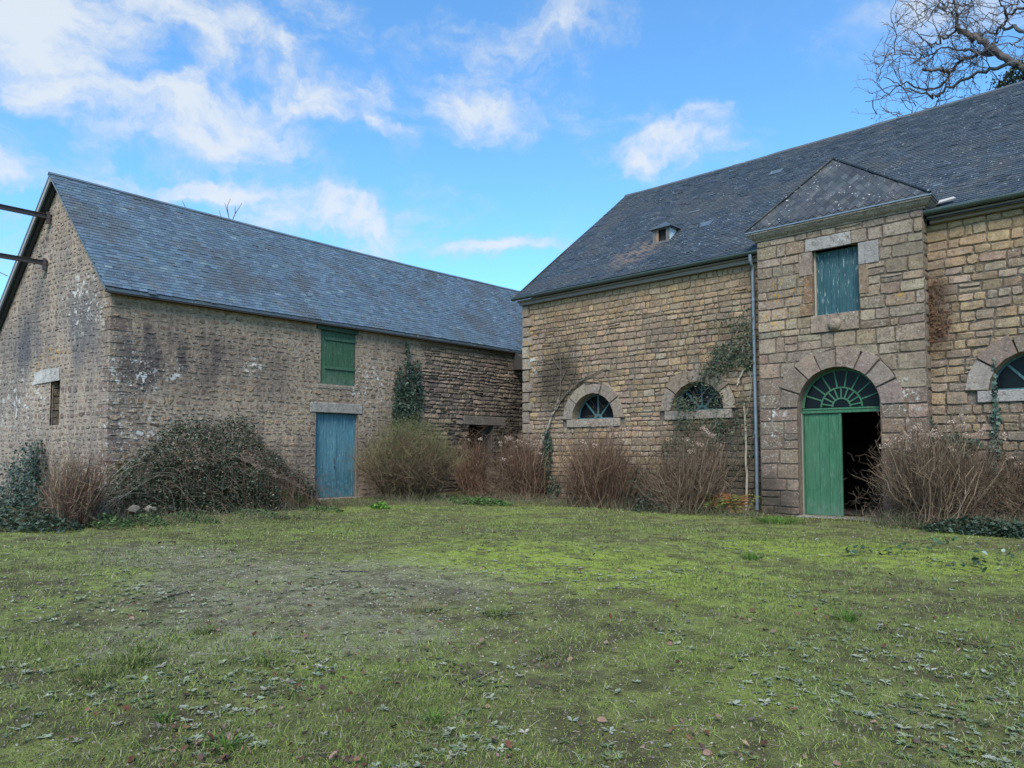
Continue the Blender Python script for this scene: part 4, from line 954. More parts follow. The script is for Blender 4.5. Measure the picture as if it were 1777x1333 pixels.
    xa, xb = onY(1408, 570, YP)[0], onY(1491, 560, YP)[0]
    sb_ = MB().box(xa, xb, YP-.05, YP+.25, HZ0-.40, HZ0-.006, (.24, .19, .15)).build('sill_block', M_ashlar, bay, bevel=.012)
    bc = onY(1448, 563, YP-.05); mb = MB(); RB = .145; nn = 16; V_ = []
    for i in range(8):
        f = i/7*pi/2
        for k in range(nn): V_.append((bc[0]+RB*cos(f)*cos(2*pi*k/nn), YP-.05-RB*.75*sin(f), bc[2]+RB*cos(f)*sin(2*pi*k/nn)))
    mb.add(V_, [(i*nn+k, i*nn+(k+1) % nn, (i+1)*nn+(k+1) % nn, (i+1)*nn+k) for i in range(7) for k in range(nn)], (.25, .20, .16)); mb.build('carved_ball', M_ashlar, sb_, smooth=True, label='carved half ball of brown stone')
    for i, (z0, z1, c) in enumerate(((HZ0+.02, HZ0+.30, (.2, .13, .08)), (HZ0+.31, HZ0+.95, (.19, .115, .07)), (HZ0+.96, HZ1-.01, (.25, .20, .17)))):
        MB().box(HX0-.30+.1*(i == 1), HX0-.005, YP-.042, YP+.28, z0, z1, c).build('jamb_block', M_ashlar, bay, bevel=.012)
    for i, (z0, z1, c) in enumerate(((HZ0+.36, HZ0+1.0, (.23, .165, .11)), (HZ0+1.01, HZ1-.01, (.29, .29, .29)))):
        MB().box(HX1+.005, HX1+(.42 if i else .2), YP-.042, YP+.28, z0, z1, c).build('jamb_block', M_ashlar if i == 0 else M_vous, bay, bevel=.012)
    # loft hatch: two leaves of planks
    ht = empty('loft_hatch', (HX0, YP+.2, HZ0), bay, label='flaking teal double shutter')
    mx_ = (HX0+HX1)/2
    for s_, (a, b) in enumerate(((HX0+.03, mx_-.004), (mx_+.004, HX1-.01))):
        lf = empty('leaf', (a, YP+.2, HZ0), ht); w_ = (b-a)/3
        for i in range(3): MB().box(a+i*w_+.002, a+(i+1)*w_-.002, YP+.17+.003*((i+s_) % 2), YP+.20, HZ0+.015+.01*random.random(), HZ1-.015).build('plank', M_hatch, ht, bevel=.003)
        bpy.data.objects.remove(lf)
    MB().box(mx_-.025, mx_+.025, YP+.15, YP+.17, HZ0+.02, HZ1-.02).build('cover_strip', M_hatch, ht)
    MB().box(HX0, HX0+.03, YP+.1, YP+.2, HZ0, HZ1, (.5, .45, .38)).build('pale_frame', plain('pale frame timber', (.32, .28, .22)), ht)
    # cornice of the bay: stacked mouldings in profile, front and both returns
    prof_ = [(0, 0), (.03, 0), (.045, .035), (.08, .05), (.12, .085), (.155, .13), (.165, .155), (.19, .16), (.19, .20), (0, .20)]
    def ring(o, z):
        x0_, x1_ = PX0-o, PX1+o; return [(x0_, YW+.4, z), (x0_, YP-o, z), (x1_, YP-o, z), (x1_, YW+.4, z)]
    V_ = []
    for o, dz in prof_: V_ += ring(o+.0, PZC+dz)
    n4 = len(prof_); fs = [(i*4+k, i*4+k+1, (i+1)*4+k+1, (i+1)*4+k) for i in range(n4-1) for k in range(3)]
    MB().add(V_, fs, (.30, .265, .225)).build('cornice', M_vous, bay)
    mb = MB(); V_ = []
    for o, dz in ((.19, .202), (.215, .202), (.215, .228), (.15, .24)): V_ += ring(o, PZC+dz)
    mb.add(V_, [(i*4+k, i*4+k+1, (i+1)*4+k+1, (i+1)*4+k) for i in range(3) for k in range(3)]); mb.build('zinc_flashing', M_pipe, bay)
    # hipped bay roof, lozenge slates
    ap = onY(1447, 276, YP+.80); ZB = PZC+.235; ov = .20
    br = empty('bay_roof', tuple(ap), bay)
    a = np.array([PX0-ov, YP-ov, ZB]); b = np.array([PX1+ov, YP-ov, ZB]); c = ap; back = (c[2]-ZE_)/sl+YE_
    c2 = np.array([c[0], back+.1, c[2]])
    a2 = np.array([PX0-ov, YE_+(ZB-ZE_)/sl+.1, ZB]); b2 = np.array([PX1+ov, YE_+(ZB-ZE_)/sl+.1, ZB])
    mb = MB(); mb.add([a, b, c, c2, a2, b2], [(0, 1, 2)], (.07, .08, .09)); mb.f.append(np.array([(1, 5, 3, 2), (0, 2, 3, 4)])); mb.build('roof_deck', M_slateP, br)
    nf = np.cross(b-a, c-a); nf /= np.linalg.norm(nf); ux = (b-a)/np.linalg.norm(b-a); vx = np.cross(nf, ux)
    Wd = np.linalg.norm(b-a); H = (c-a)@vx; cx = (c-a)@ux; s = .15; rr3 = np.random.default_rng(35)
    row = 0; v = -.02
    while v < H-.1:
        for k in range(-1, int(Wd/(2*s*.62))+2):
            u = (k+(row % 2)*.5)*2*s*.62
            lo = cx*(v+s*.6)/H+.03; hi = Wd-(Wd-cx)*(v+s*.6)/H-.03
            if u < lo or u > hi: continue
            pts = []; 
            for (du, dv) in ((0, 0), (.62*s, s*.8), (0, 1.7*s), (-.62*s, s*.8)):
                vv = max(v+dv, .0); uu = min(max(u+du, cx*vv/H+.005), Wd-(Wd-cx)*vv/H-.005)
                pts.append(a+ux*uu+vx*vv+nf*(.014-.005*dv/s+rr3.uniform(0, .004)))
            MB().prism(pts, tuple(-nf*.008), pick([(.085, .09, .10), (.11, .12, .13), (.07, .075, .085), (.14, .145, .15)], 1, rr3)[0]).build('lozenge_slate', M_slateP, br)
        v += s*.8; row += 1
    for p_, q_ in ((a, c), (b, c)):
        mb = MB(); t = np.linspace(0, 1, 10)[:, None]; P = p_+(q_-p_)*t+nf*.03; P[0] += nf*.005
        tubes(mb, P[None], [.022], [.03], (.05, .055, .06), 5); mb.build('hip_roll', M_slateP, br)
    for side in (0, 1):      # side slopes, plain slates
        e0, e1, c_, cb = (b, b2, c, c2) if side else (a2, a, c2, c)
        mb = MB(); 
        if side:
            ny = 6
            for i in range(ny):
                for j in range(7):
                    f0, f1 = j/7, (j+1)/7; g0, g1 = i/ny, (i+1)/ny+.03
                    P = lambda f, g: (e0*(1-f)+e1*f)*(1-g)+(c_*(1-f)+cb*f)*g
                    mb.add([P(f0, g0)+np.array([.01, 0, .02]), P(f1, g0)+np.array([.01, 0, .02]), P(f1, min(g1, 1))+np.array([0, 0, .006]), P(f0, min(g1, 1))+np.array([0, 0, .006])], [(0, 1, 2, 3)], pick([(.085, .09, .10)], 1, rr3)[0])
            mb.build('side_slates', M_slateP, br)
    # white flashing splash right of the bay
    q = rf_at(1648, 352); MB().prism([q+np.array([-.28, -.1, -.02]), q+np.array([.12, -.02, .05]), q+np.array([.05, .1, .12]), q+np.array([-.3, .06, .08])], tuple(nrm*.03)).build('flashing', plain('mortar flashing', (.42, .40, .36)), br)
    # ------------- the door
    Yd = YP+.24
    fl_ = empty('fanlight', (DC, Yd, DZS), bay, label='green fanlight with radiating bars')
    zt0 = DZS-.06; tr = .075
    mb = MB(); arc_bar(mb, DC, DZS, DR-.03, .06, Yd, Yd+.06, 0, pi, 28); mb.build('arched_frame', M_green, fl_)
    MB().box(DX0, DX1, Yd-.045, Yd+.07, zt0-tr, zt0).box(DX0, DX1, Yd-.06, Yd+.06, zt0, zt0+.02).build('transom', M_green, fl_, bevel=.005)
    mb = MB(); arc_bar(mb, DC, DZS, DR*.50, .035, Yd-.002, Yd+.04, 0, pi, 22); arc_bar(mb, DC, DZS, DR*.22, .035, Yd-.002, Yd+.04, 0, pi, 14)
    for k in range(9):
        t = pi*(k+.5)/9; ray_bar(mb, DC, DZS, t, DR*.23, DR*.49, .03, Yd, Yd+.038)
    for k in range(1, 9): ray_bar(mb, DC, DZS, pi*(k)/9, DR*.51, DR-.05, .032, Yd, Yd+.038)
    mb.box(DX0+.03, DX1-.03, Yd+.001, Yd+.04, DZS-.06, DZS-.015); mb.build('glazing_bars', M_green, fl_)
    for k in range(9):
        a_ = np.linspace(pi*k/9, pi*(k+1)/9, 4); V_ = [(DC+rr_*cos(t), Yd+.02+.0015*(k % 2), DZS+rr_*sin(t)) for rr_ in (DR*.5, DR-.04) for t in a_]
        MB().add(V_, [(i, i+1, 5+i, 4+i) for i in range(3)]).build('pane', M_pane, fl_)
    for k in range(10):
        t0_, t1_ = max(0, pi*(k-.5)/9), min(pi, pi*(k+.5)/9)
        a_ = np.linspace(t0_, t1_, 3); V_ = [(DC+rr_*cos(t), Yd+.024+.0015*(k % 2), DZS+rr_*sin(t)) for rr_ in (DR*.22, DR*.5) for t in a_]
        MB().add(V_, [(0, 1, 4, 3), (1, 2, 5, 4)]).build('pane', M_pane, fl_)
    half_disc(DC, DZS, DR*.22, Yd+.022, 12).build('pane', M_pane, fl_)
    xm_ = onY(1462, 800, YP+.24)[0]
    dd = empty('closed_door_leaf', (DX0, Yd, 0), bay, label='closed green plank door leaf on the left')
    ed = np.array([DX0+.05, DX0+.05+(xm_-DX0-.05)*.40, DX0+.05+(xm_-DX0-.05)*.66, DX0+.05+(xm_-DX0-.05)*.93, xm_])
    for i in range(4): MB().box(ed[i]+.002, ed[i+1]-.002, Yd+.0-(.022 if i == 3 else 0), Yd+.04, .02, zt0-tr-.01).build('plank', M_green, dd, bevel=.003)
    MB().box(DX0+.005, DX0+.045, Yd-.02, Yd+.06, -.02, zt0-tr).build('door_post', M_green, bay); 
    MB().box(DX0+.0, DX0+.02, Yd-.045, Yd-.018, -.02, zt0-tr, (.9, .9, .9)).build('mortar_strip', plain('lime mortar strip', (.24, .23, .21)), bay)
    od = empty('open_door_leaf', (DX1, Yd, 0), bay, label='green door leaf swung open inwards')
    for i in range(4): MB().box(DX1-.06, DX1-.02, Yd+.06+i*.2+.002, Yd+.06+(i+1)*.2-.002, .03, zt0-tr-.01).build('plank', M_green, od)
    MB().box(DX0-.03, DX1+.06, YP-.22, YP+.42, -.1, .012, (.22, .21, .19)).build('threshold', M_granite, bay, bevel=.02)
    return S, rf_at
STABLE, rf_at = build_stable()
print('stable done')
#PLANTS
# =================================================================== VEGETATION
M_stem = attr_mat('dry stems', .85, 40, .3, .2)
M_leaf = attr_mat('leaves', .5, 30, .3, .45, transl=.15)
M_dull = attr_mat('dull leaves', .8, 30, .3, .2, transl=.15)
M_head = attr_mat('dried flower', .95, 60, .3, .1, transl=.2)
BRN = [(.135, .095, .062), (.095, .065, .045), (.22, .165, .11), (.07, .048, .034)]
REDB = [(.145, .085, .055), (.105, .058, .04), (.22, .145, .095), (.075, .045, .032)]
GRYB = [(.11, .085, .062), (.07, .052, .038), (.18, .14, .10)]
OLV = [(.15, .15, .06), (.11, .12, .05), (.19, .18, .08), (.10, .085, .05)]
IVC = [(.028, .055, .032), (.02, .042, .028), (.045, .08, .045), (.06, .085, .06)]
BRM = [(.045, .07, .04), (.065, .095, .055), (.09, .12, .08), (.03, .05, .028), (.14, .16, .12)]
def fan(base, n, rbase, h, spread, r, K=7, wob=.05, hvar=.3, lean=(0, 0), droop=0.0, flat=(1, 1)):
    """n stems rising from a stool and leaning outwards"""
    a = r.uniform(0, 2*pi, n); q = np.sqrt(r.random(n))
    d = np.stack([np.cos(a)*flat[0], np.sin(a)*flat[1]], 1)*q[:, None]
    H = h*(1-hvar*r.random(n))*(1-.18*q)
    t = np.linspace(0, 1, K)[None, :, None]
    P = np.array(base)[None, None, :] + np.concatenate([d*rbase, np.zeros((n, 1))], 1)[:, None, :] + np.concatenate([d*spread+np.array(lean)+r.normal(size=(n, 2))*.06, H[:, None]], 1)[:, None, :]*np.concatenate([t**1.3, t**1.3, t-droop*t**3], 2)
    w = np.cumsum(r.normal(size=(n, K, 3))*wob, axis=1)*np.array([1, 1, .4]); w[:, 0] = 0
    P = P + w*(h/2.0); P[..., 2] = np.maximum(P[..., 2], -.02)
    return P
def side_twigs(P, m, length, r, K=4, up=.5, t0=.3):
    """m twigs off each path"""
    N, Kp, _ = P.shape; i = np.repeat(np.arange(N), m); t = r.uniform(t0, 1, N*m)*(Kp-1); k = np.minimum(t.astype(int), Kp-2); f = (t-k)[:, None]
    s = P[i, k]*(1-f)+P[i, k+1]*f; T = P[i, k+1]-P[i, k]; T /= np.linalg.norm(T, axis=1, keepdims=True)+1e-9
    d = T*.8 + r.normal(size=(N*m, 3))*.55 + np.array([0, 0, up*.5]); d /= np.linalg.norm(d, axis=1, keepdims=True)
    L_ = length*r.uniform(.4, 1.1, N*m)
    tt = np.linspace(0, 1, K)[None, :, None]
    Q = s[:, None]+d[:, None]*(L_[:, None, None]*tt) + np.cumsum(r.normal(size=(N*m, K, 3))*.12, 1)*L_[:, None, None]*tt*.35 + np.array([0, 0, 1])*(up*.12*L_)[:, None, None]*tt**2
    return Q
def twig_mass(mb, n, sampler, length, r, cols, rad=.0035, K=4, sides=3, up=.25):
    c = sampler(n); d = r.normal(size=(n, 3)); d[:, 2] = np.abs(d[:, 2])*.6+up; d /= np.linalg.norm(d, axis=1, keepdims=True)
    L_ = length*r.uniform(.4, 1.2, n); t = np.linspace(-.5, .5, K)[None, :, None]
    P = c[:, None]+d[:, None]*L_[:, None, None]*t+np.cumsum(r.normal(size=(n, K, 3))*.08, 1)*L_[:, None, None]
    P[..., 2] = np.maximum(P[..., 2], 0)
    tubes(mb, P, np.full(n, rad), np.full(n, rad*.5), pick(cols, n, r), sides)
def flower_heads(parent, tips, r, size=.10, cols=((.42, .31, .25), (.31, .22, .18), (.50, .41, .34))):
    for p in tips:
        n = 34; d = r.normal(size=(n, 3)); d /= np.linalg.norm(d, axis=1, keepdims=True); d[:, 2] = d[:, 2]*.6+.15
        s = size*r.uniform(.7, 1.15); mb = MB(); leaves(mb, p+d*s*r.uniform(.6, 1, (n, 1)), s*.42, pick(cols, n, r, .2), n=d+r.normal(size=(n, 3))*.3, r=r)
        mb.build('flower_head', M_head, parent)

def hydrangea(base, w, h, seed, label, nst=120, heads=16, cols=REDB, lean=(0, 0), leafn=150, dense=5):
    h *= 1.22; nst = int(nst*1.5)
    r = np.random.default_rng(seed); e = empty('hydrangea_bush', tuple(base), label=label, cat='shrub')
    P = fan(base, nst, w*.36, h, w*.22, r, wob=.055, lean=lean, hvar=.55)
    kc = r.integers(4, 8); cen = r.normal(size=(kc, 2))*np.array([w*.22, w*.10]); ln = r.normal(size=(kc, 2))*np.array([.32, .12]); hk = r.uniform(.62, 1.12, kc); ci = r.integers(0, kc, nst)
    tt_ = np.linspace(0, 1, 7)[None, :, None]; B0 = np.array(base)[None, None, :]; P = B0+(P-B0)*np.array([.62, .62, 1])*np.where(np.arange(3) == 2, hk[ci][:, None, None], 1); P[..., :2] += cen[ci][:, None]+ln[ci][:, None]*tt_*h*.5
    P[..., 1] = np.minimum(P[..., 1], YW-.08)
    mb = MB(); tubes(mb, P, r.uniform(.007, .014, nst), np.full(nst, .0045), pick(cols, nst, r, .3), 4)
    Q = side_twigs(P, dense+2, h*.24, r, up=.5, t0=.15); tubes(mb, Q, np.full(len(Q), .004), np.full(len(Q), .002), pick(cols, len(Q), r), 3)
    mb.build('stems', M_stem, e)
    # matted dead growth at the foot
    mb = MB(); twig_mass(mb, int(nst*13), lambda n: np.array(base)+np.stack([r.normal(size=n)*w*.25, r.normal(size=n)*w*.18, np.abs(r.normal(size=n))*h*.36], 1), .38, r, GRYB+list(cols), .0035, K=5)
    mb.build('matted_growth', M_stem, e, kind='stuff')
    if heads:
        tips = P[:, -1]; o = np.argsort(-tips[:, 2]+r.normal(size=len(tips))*h*.12)[:heads]; flower_heads(e, tips[o], r)
    mb = MB(); n = leafn; i = r.integers(0, len(Q), n); leaves(mb, Q[i, -1]+r.normal(size=(n, 3))*.02, r.uniform(.03, .07, n), pick([(.17, .10, .07), (.12, .075, .055), (.22, .15, .10)], n, r), r=r)
    mb.build('withered_leaves', M_dull, e)
    return e

# ---- domed fine-stemmed shrub before the barn
def dome_shrub():
    r = np.random.default_rng(51); b = onZ(708, 866); b[2] = 0
    e = empty('domed_shrub', tuple(b), label='big rounded bare shrub right of the blue barn door, olive at the top', cat='shrub')
    n = 420; P = fan(b, n, .75, 2.2, .85, r, K=8, wob=.06, hvar=.5, droop=.12)
    mb = MB(); tubes(mb, P, r.uniform(.006, .012, n), np.full(n, .003), pick(BRN+OLV, n, r), 4); mb.build('stems', M_stem, e)
    Q = side_twigs(P, 8, .6, r, up=.35, t0=.15); z = Q[:, -1, 2]
    c = pick(BRN, len(Q), r); o = pick(OLV, len(Q), r); f = np.clip((z-.9)/.9+r.normal(size=len(z))*.2, 0, 1)[:, None]; c = c*(1-f)+o*f
    mb = MB(); tubes(mb, Q, np.full(len(Q), .0045), np.full(len(Q), .002), c, 3); mb.build('twigs', M_stem, e)
    S = side_twigs(Q[::2], 4, .28, r, K=3, up=.3); z = S[:, -1, 2]; c = pick(BRN, len(S), r); o = pick(OLV, len(S), r); f = np.clip((z-.8)/.9+r.normal(size=len(z))*.2, 0, 1)[:, None]
    mb = MB(); tubes(mb, S, np.full(len(S), .003), np.full(len(S), .0015), c*(1-f)+o*f, 3); mb.build('fine_twigs', M_stem, e, kind='stuff')
    mb = MB()
    def ell(n):
        d = r.normal(size=(n, 3)); d /= np.linalg.norm(d, axis=1, keepdims=True); d *= (r.random((n, 1))**.4); return b+np.array([0, 0, 1.0])+d*np.array([1.5, 1.15, 1.0])
    c0 = lambda n: ell(n)
    twig_mass(mb, 9000, c0, .42, r, BRN+GRYB+REDB, .0034, K=5); twig_mass(mb, 1800, lambda n: ell(n)*np.array([1, 1, 1])+np.array([0, 0, .55]), .4, r, OLV, .003, K=5)
    mb.build('tangle', M_stem, e, kind='stuff')
    # tall yellowish-green shoots out of the top
    k = r.integers(0, n, 90); T = fan(b+np.array([.0, .0, 1.0]), 90, .5, 1.85, .7, r, K=6, wob=.04); mb = MB(); tubes(mb, T, np.full(90, .005), np.full(90, .002), pick(OLV, 90, r), 3)
    T2 = side_twigs(T, 6, .35, r, up=.7); tubes(mb, T2, np.full(len(T2), .003), np.full(len(T2), .0015), pick(OLV, len(T2), r), 3)
    mb.build('green_shoots', M_stem, e)
    n = 1500; i = r.integers(0, len(T2), n); mb = MB(); leaves(mb, T2[i, r.integers(1, 4, n)]+r.normal(size=(n, 3))*.03, r.uniform(.02, .045, n), pick([(.10, .12, .04), (.15, .16, .06), (.08, .10, .04)], n, r), r=r); mb.build('leaves', M_dull, e)
dome_shrub()
hydrangea(onZ(828, 858), 1.3, 1.9, 52, 'reddish dry-stemmed shrub before the low barn doorway', 120, 4, REDB)
hydrangea(onZ(898, 866), 1.9, 1.95, 53, 'hydrangea with pinkish dead heads at the corner between barn and stable', 150, 30, REDB)
hydrangea(onZ(1040, 878), 2.1, 1.95, 54, 'dry hydrangea below the leftmost half-round window', 190, 12, REDB)
hydrangea(onZ(1190, 888), 1.9, 1.75, 55, 'dry brown shrub below the ivy-covered half-round window', 150, 10, BRN)
hydrangea(onZ(1622, 912), 2.1, 1.75, 56, 'large dry hydrangea with pale dead heads right of the green door', 230, 34, BRN, dense=6)
hydrangea(onZ(1800, 910), 1.6, 1.5, 57, 'dry brown shrub at the right edge under the pale window sill', 110, 5, BRN)
hydrangea(onZ(118, 912), 1.1, 1.35, 58, 'twiggy red-stemmed shrub near the barn corner', 100, 0, [(.20, .145, .095), (.14, .10, .07), (.24, .18, .12), (.15, .06, .05)])
def red_shoots():
    pass

# ---- bramble heap in front of the long barn wall
def bramble_heap():
    r = np.random.default_rng(61)
    A = onZ(168, 905); Bp = onZ(560, 880); A[2] = Bp[2] = 0
    e = empty('bramble_heap', tuple((A+Bp)/2), label='overgrown bramble heap against the left barn wall', cat='brambles')
    ax = (Bp-A); L_ = np.linalg.norm(ax); ax /= L_; nx = np.array([-ax[1], ax[0], 0])*1.0
    if nx[0] > 0: nx = -nx                    # towards the wall
    us = np.array([0, .08, .18, .28, .36, .45, .55, .64, .70, .78, .88, 1.0]); hs = np.array([.25, .6, 1.1, 1.7, 2.05, 2.1, 1.95, 2.25, 2.1, 1.5, 1.2, .7])
    H = lambda u: np.interp(u, us, hs)
    def samp(n, lo=0.0, shell=.0):
        u = r.random(n); w = np.abs(r.normal(size=n))*.45; w = np.clip(w, 0, 1.3)-.1
        h = H(u)*np.clip(1-((.55-w)/1.0)**2*.75, .1, 1)
        z = h*(shell+(1-shell)*r.random(n)**.7)
        return A+ax*(u*L_)[:, None]+nx*(w*1.3)[:, None]+np.array([0, 0, 1])*z[:, None]
    def samp_front(n):
        u = r.random(n); f = r.random(n)**.8; w = .05+1.0*f**1.2          # front face: rises away from the yard
        z = H(u)*np.clip(f*1.05+r.normal(size=n)*.08, .02, 1.08)
        return A+ax*(u*L_)[:, None]+nx*w[:, None]+np.array([0, 0, 1])*z[:, None]
    # rubble and earth under the growth
    nu, nv = 60, 14; U, V_ = np.meshgrid(np.linspace(0, 1, nu), np.linspace(0, 1, nv), indexing='ij')
    w = .15+1.25*V_; z = H(U)*np.sin(np.clip(V_*1.15, 0, 1)*pi*.5)*.58
    P = A+ax*(U*L_)[..., None]+nx*w[..., None]+np.array([0, 0, 1])*z[..., None]; P += vnoise(P, 2.2, 4, 3)[..., None]*np.array([.1, .1, .14]); P[..., 2][V_ < .02] = -.05
    g = vnoise(P, 3, 8, 2)[..., None]; C = np.where(g > .05, np.array([.035, .045, .012]), np.array([.06, .045, .03]))
    mb = MB(); mb.add(P.reshape(-1, 3), [(i*nv+j, (i+1)*nv+j, (i+1)*nv+j+1, i*nv+j+1) for i in range(nu-1) for j in range(nv-1)], C.reshape(-1, 3)); mb.build('mossy_mound', M_dull, e, smooth=True)
    # pale stones poking out at the left foot
    for k in range(9):
        p = A+ax*r.uniform(.1, 1.6)+nx*r.uniform(.0, .35)+np.array([0, 0, r.uniform(.0, .25)]); s = r.uniform(.06, .15)
        d = r.normal(size=(14, 3)); d /= np.linalg.norm(d, axis=1, keepdims=True)
        import bmesh
        bm = bmesh.new()
        for q in d*s*np.array([1, .9, .6]): bm.verts.new(p+q)
        bmesh.ops.convex_hull(bm, input=bm.verts); me = bpy.data.meshes.new('fallen_stone'); bm.to_mesh(me); bm.free()
        at = me.color_attributes.new('col', 'FLOAT_COLOR', 'POINT'); at.data.foreach_set('color', np.tile([.30, .27, .22, 1], len(me.vertices)).astype(np.float32))
        me.materials.append(M_granite); o = bpy.data.objects.new('fallen_stone', me); COL.objects.link(o); o.parent = e; o.matrix_parent_inverse = W(e).inverted()
    # arching canes
    n = 380; s = samp(n); ang = r.normal(size=(n, 3)); ang[:, 2] = np.abs(ang[:, 2])*.7+.15; ang -= nx*.35; ang /= np.linalg.norm(ang, axis=1, keepdims=True)
    t = np.linspace(0, 1, 7)[None, :, None]; L2 = r.uniform(.5, 1.5, n)[:, None, None]
    P = s[:, None]+ang[:, None]*L2*t - np.array([0, 0, 1])*L2*.75*t**2; P += np.cumsum(r.normal(size=P.shape)*.02, 1); P[..., 2] = np.maximum(P[..., 2], .01)
    keep = P[:, :, 0].min(1) > XL+.05; P = P[keep]
    mb = MB(); tubes(mb, P, r.uniform(.004, .007, len(P)), np.full(len(P), .002), pick([(.09, .065, .055), (.11, .08, .06), (.07, .07, .045), (.12, .10, .08), (.11, .06, .05)], len(P), r), 3)
    twig_mass(mb, 2000, samp_front, .3, r, [(.13, .10, .08), (.17, .12, .085), (.15, .085, .055), (.2, .16, .12)], .0032)
    # long bare canes sweeping to the left foot
    m = 12; st = A+ax*r.uniform(.2, .5, m)[:, None]*L_*.6+np.array([0, 0, 1])*r.uniform(.4, 1.3, m)[:, None]+nx*.3; en = A-ax*r.uniform(-.3, .7, m)[:, None]+np.array([0, 0, .03])-nx*r.uniform(0, .3, m)[:, None]
    t = np.linspace(0, 1, 8)[None, :, None]; P2 = st[:, None]*(1-t)+en[:, None]*t+np.array([0, 0, .35])*np.sin(t*pi)*r.random(m)[:, None, None]
    tubes(mb, P2, np.full(m, .006), np.full(m, .004), pick([(.20, .19, .16), (.13, .12, .09)], m, r), 4)
    # upright dead stalks
    m = 240; b = samp_front(m); b[:, 2] *= .3; P3 = b[:, None]+np.array([0, 0, 1])*np.linspace(0, 1, 5)[None, :, None]*r.uniform(.4, 1.1, m)[:, None, None]+np.cumsum(r.normal(size=(m, 5, 3))*.018, 1)
    tubes(mb, P3, np.full(m, .0045), np.full(m, .0025), pick([(.26, .20, .13), (.22, .13, .09), (.17, .12, .09)], m, r), 3)
    mb.build('canes', M_stem, e)
    n = 30000; c = samp_front(n)+r.normal(size=(n, 3))*.07; u = ((c-A)@ax)/L_; thr = vnoise(c, 1.6, 31, 3)
    k = (thr > -.2-.4*(u < .6)+.35*(u > .78)) & (c[:, 2] > .02) & (c[:, 0] > XL+.04); c = c[k]
    mb = MB(); leaves(mb, c, r.uniform(.04, .09, len(c)), pick(BRM+[(.12, .085, .05)], len(c), r, .25, [.25, .27, .18, .12, .06, .12]), r=r, up_bias=.7); mb.build('leaves', M_leaf, e, kind='stuff')
    n = 1500; c = samp_front(n); u = ((c-A)@ax)/L_; c = c[(u > .62) & (c[:, 2] < .7)]
    mb = MB(); leaves(mb, c, r.uniform(.03, .06, len(c)), pick([(.16, .07, .045), (.20, .11, .07)], len(c), r), r=r); mb.build('withered_leaves', M_dull, e)
bramble_heap()

# ---- leaves on walls
def wall_ivy(name, label, cat, plane, strokes, cols, size, seed, stems=(), mat=None, out=.05, shape=IVY, faces=IVYF, stemcol=(.24, .20, .15)):
    """strokes: (px, py, rx, ry, n) soft ellipses where the leaves sit on the wall; stems: polylines"""
    r = np.random.default_rng(seed); e = None; mb = MB()
    p0 = plane(strokes[0][0], strokes[0][1]); e = empty(name, tuple(p0), label=label, cat=cat)
    nrm = {'X': np.array([1., 0, 0]), 'Y': np.array([0, -1., 0]), 'G': np.array([GN[0], GN[1], 0])}[plane.kind]
    for (x, y, rx, ry, n) in strokes:
        a = r.uniform(0, 2*pi, n); q = np.sqrt(r.random(n))**.9*(1+.15*r.normal(size=n)); C = np.array([plane(x+rx*qq*cos(aa), y+ry*qq*sin(aa)) for aa, qq in zip(a, q)])
        C = C+nrm*(.01+out*r.random((n, 1))**1.5); nn = nrm*1.2+r.normal(size=(n, 3))*.55+np.array([0, 0, .3])
        leaves(mb, C, r.uniform(*size, n), pick(cols, n, r, .25), n=nn, shape=shape, faces=faces, r=r)
    mb.build('leaves', mat or M_leaf, e, kind='stuff')
    if stems:
        for (pts, r0, r1, col) in stems:
            mb = MB()
            P = np.array([plane(*p[:2])+nrm*(.02+(p[2] if len(p) > 2 else 0)) for p in pts]); t = np.linspace(0, len(P)-1, max(6, 3*len(P)))
            P = np.stack([np.interp(t, np.arange(len(P)), P[:, k]) for k in range(3)], 1); P += r.normal(size=P.shape)*r0*.35
            tubes(mb, P[None], [r0], [r1], col, 5); mb.build('stem', M_stem, e)
    return e
pX = lambda x, y: onX(x, y, XL+.03); pX.kind = 'X'
class PL:
    def __init__(s, f, k): s.f = f; s.kind = k
    def __call__(s, x, y): return s.f(x, y)
pX = PL(lambda x, y: onX(x, y, XL+.04), 'X'); pY = PL(lambda x, y: onY(x, y, YW-.045), 'Y'); pP = PL(lambda x, y: onY(x, y, YP-.04), 'Y'); pG = PL(lambda x, y: onG(x, y, .04), 'G')
wall_ivy('wall_ivy', 'tall dark ivy growing up the barn wall between shutter and corner', 'ivy', pX,
         [(703, 700, 20, 32, 520), (708, 655, 9, 30, 230), (690, 670, 7, 34, 170), (722, 650, 6, 26, 150), (705, 615, 3, 22, 60), (728, 690, 6, 25, 100), (690, 720, 12, 24, 300), (715, 722, 14, 20, 260)], IVC, (.05, .10), 71, out=.16,
         stems=[([(705, 760), (704, 700), (706, 640), (705, 590)], .02, .006, (.16, .13, .10)), ([(690, 740), (689, 680), (688, 630)], .01, .004, (.16, .13, .10))])
wall_ivy('wall_ivy', 'blue-green ivy on the gable wall at the far left', 'ivy', pG, [(70, 800, 16, 34, 480), (50, 830, 24, 26, 420), (78, 840, 16, 30, 380), (30, 870, 34, 30, 600), (70, 885, 30, 24, 500), (20, 815, 10, 12, 60)], IVC+[(.06, .085, .08)], (.05, .10), 72, out=.5)
wall_ivy('ivy_column', 'narrow ivy column at the foot of the climber trunk on the stable', 'ivy', pY, [(947, 815, 10, 48, 620), (952, 775, 7, 30, 260), (958, 850, 16, 22, 260)], IVC, (.05, .09), 73, out=.14)
gh = (.26, .235, .19); gd = (.13, .11, .09)
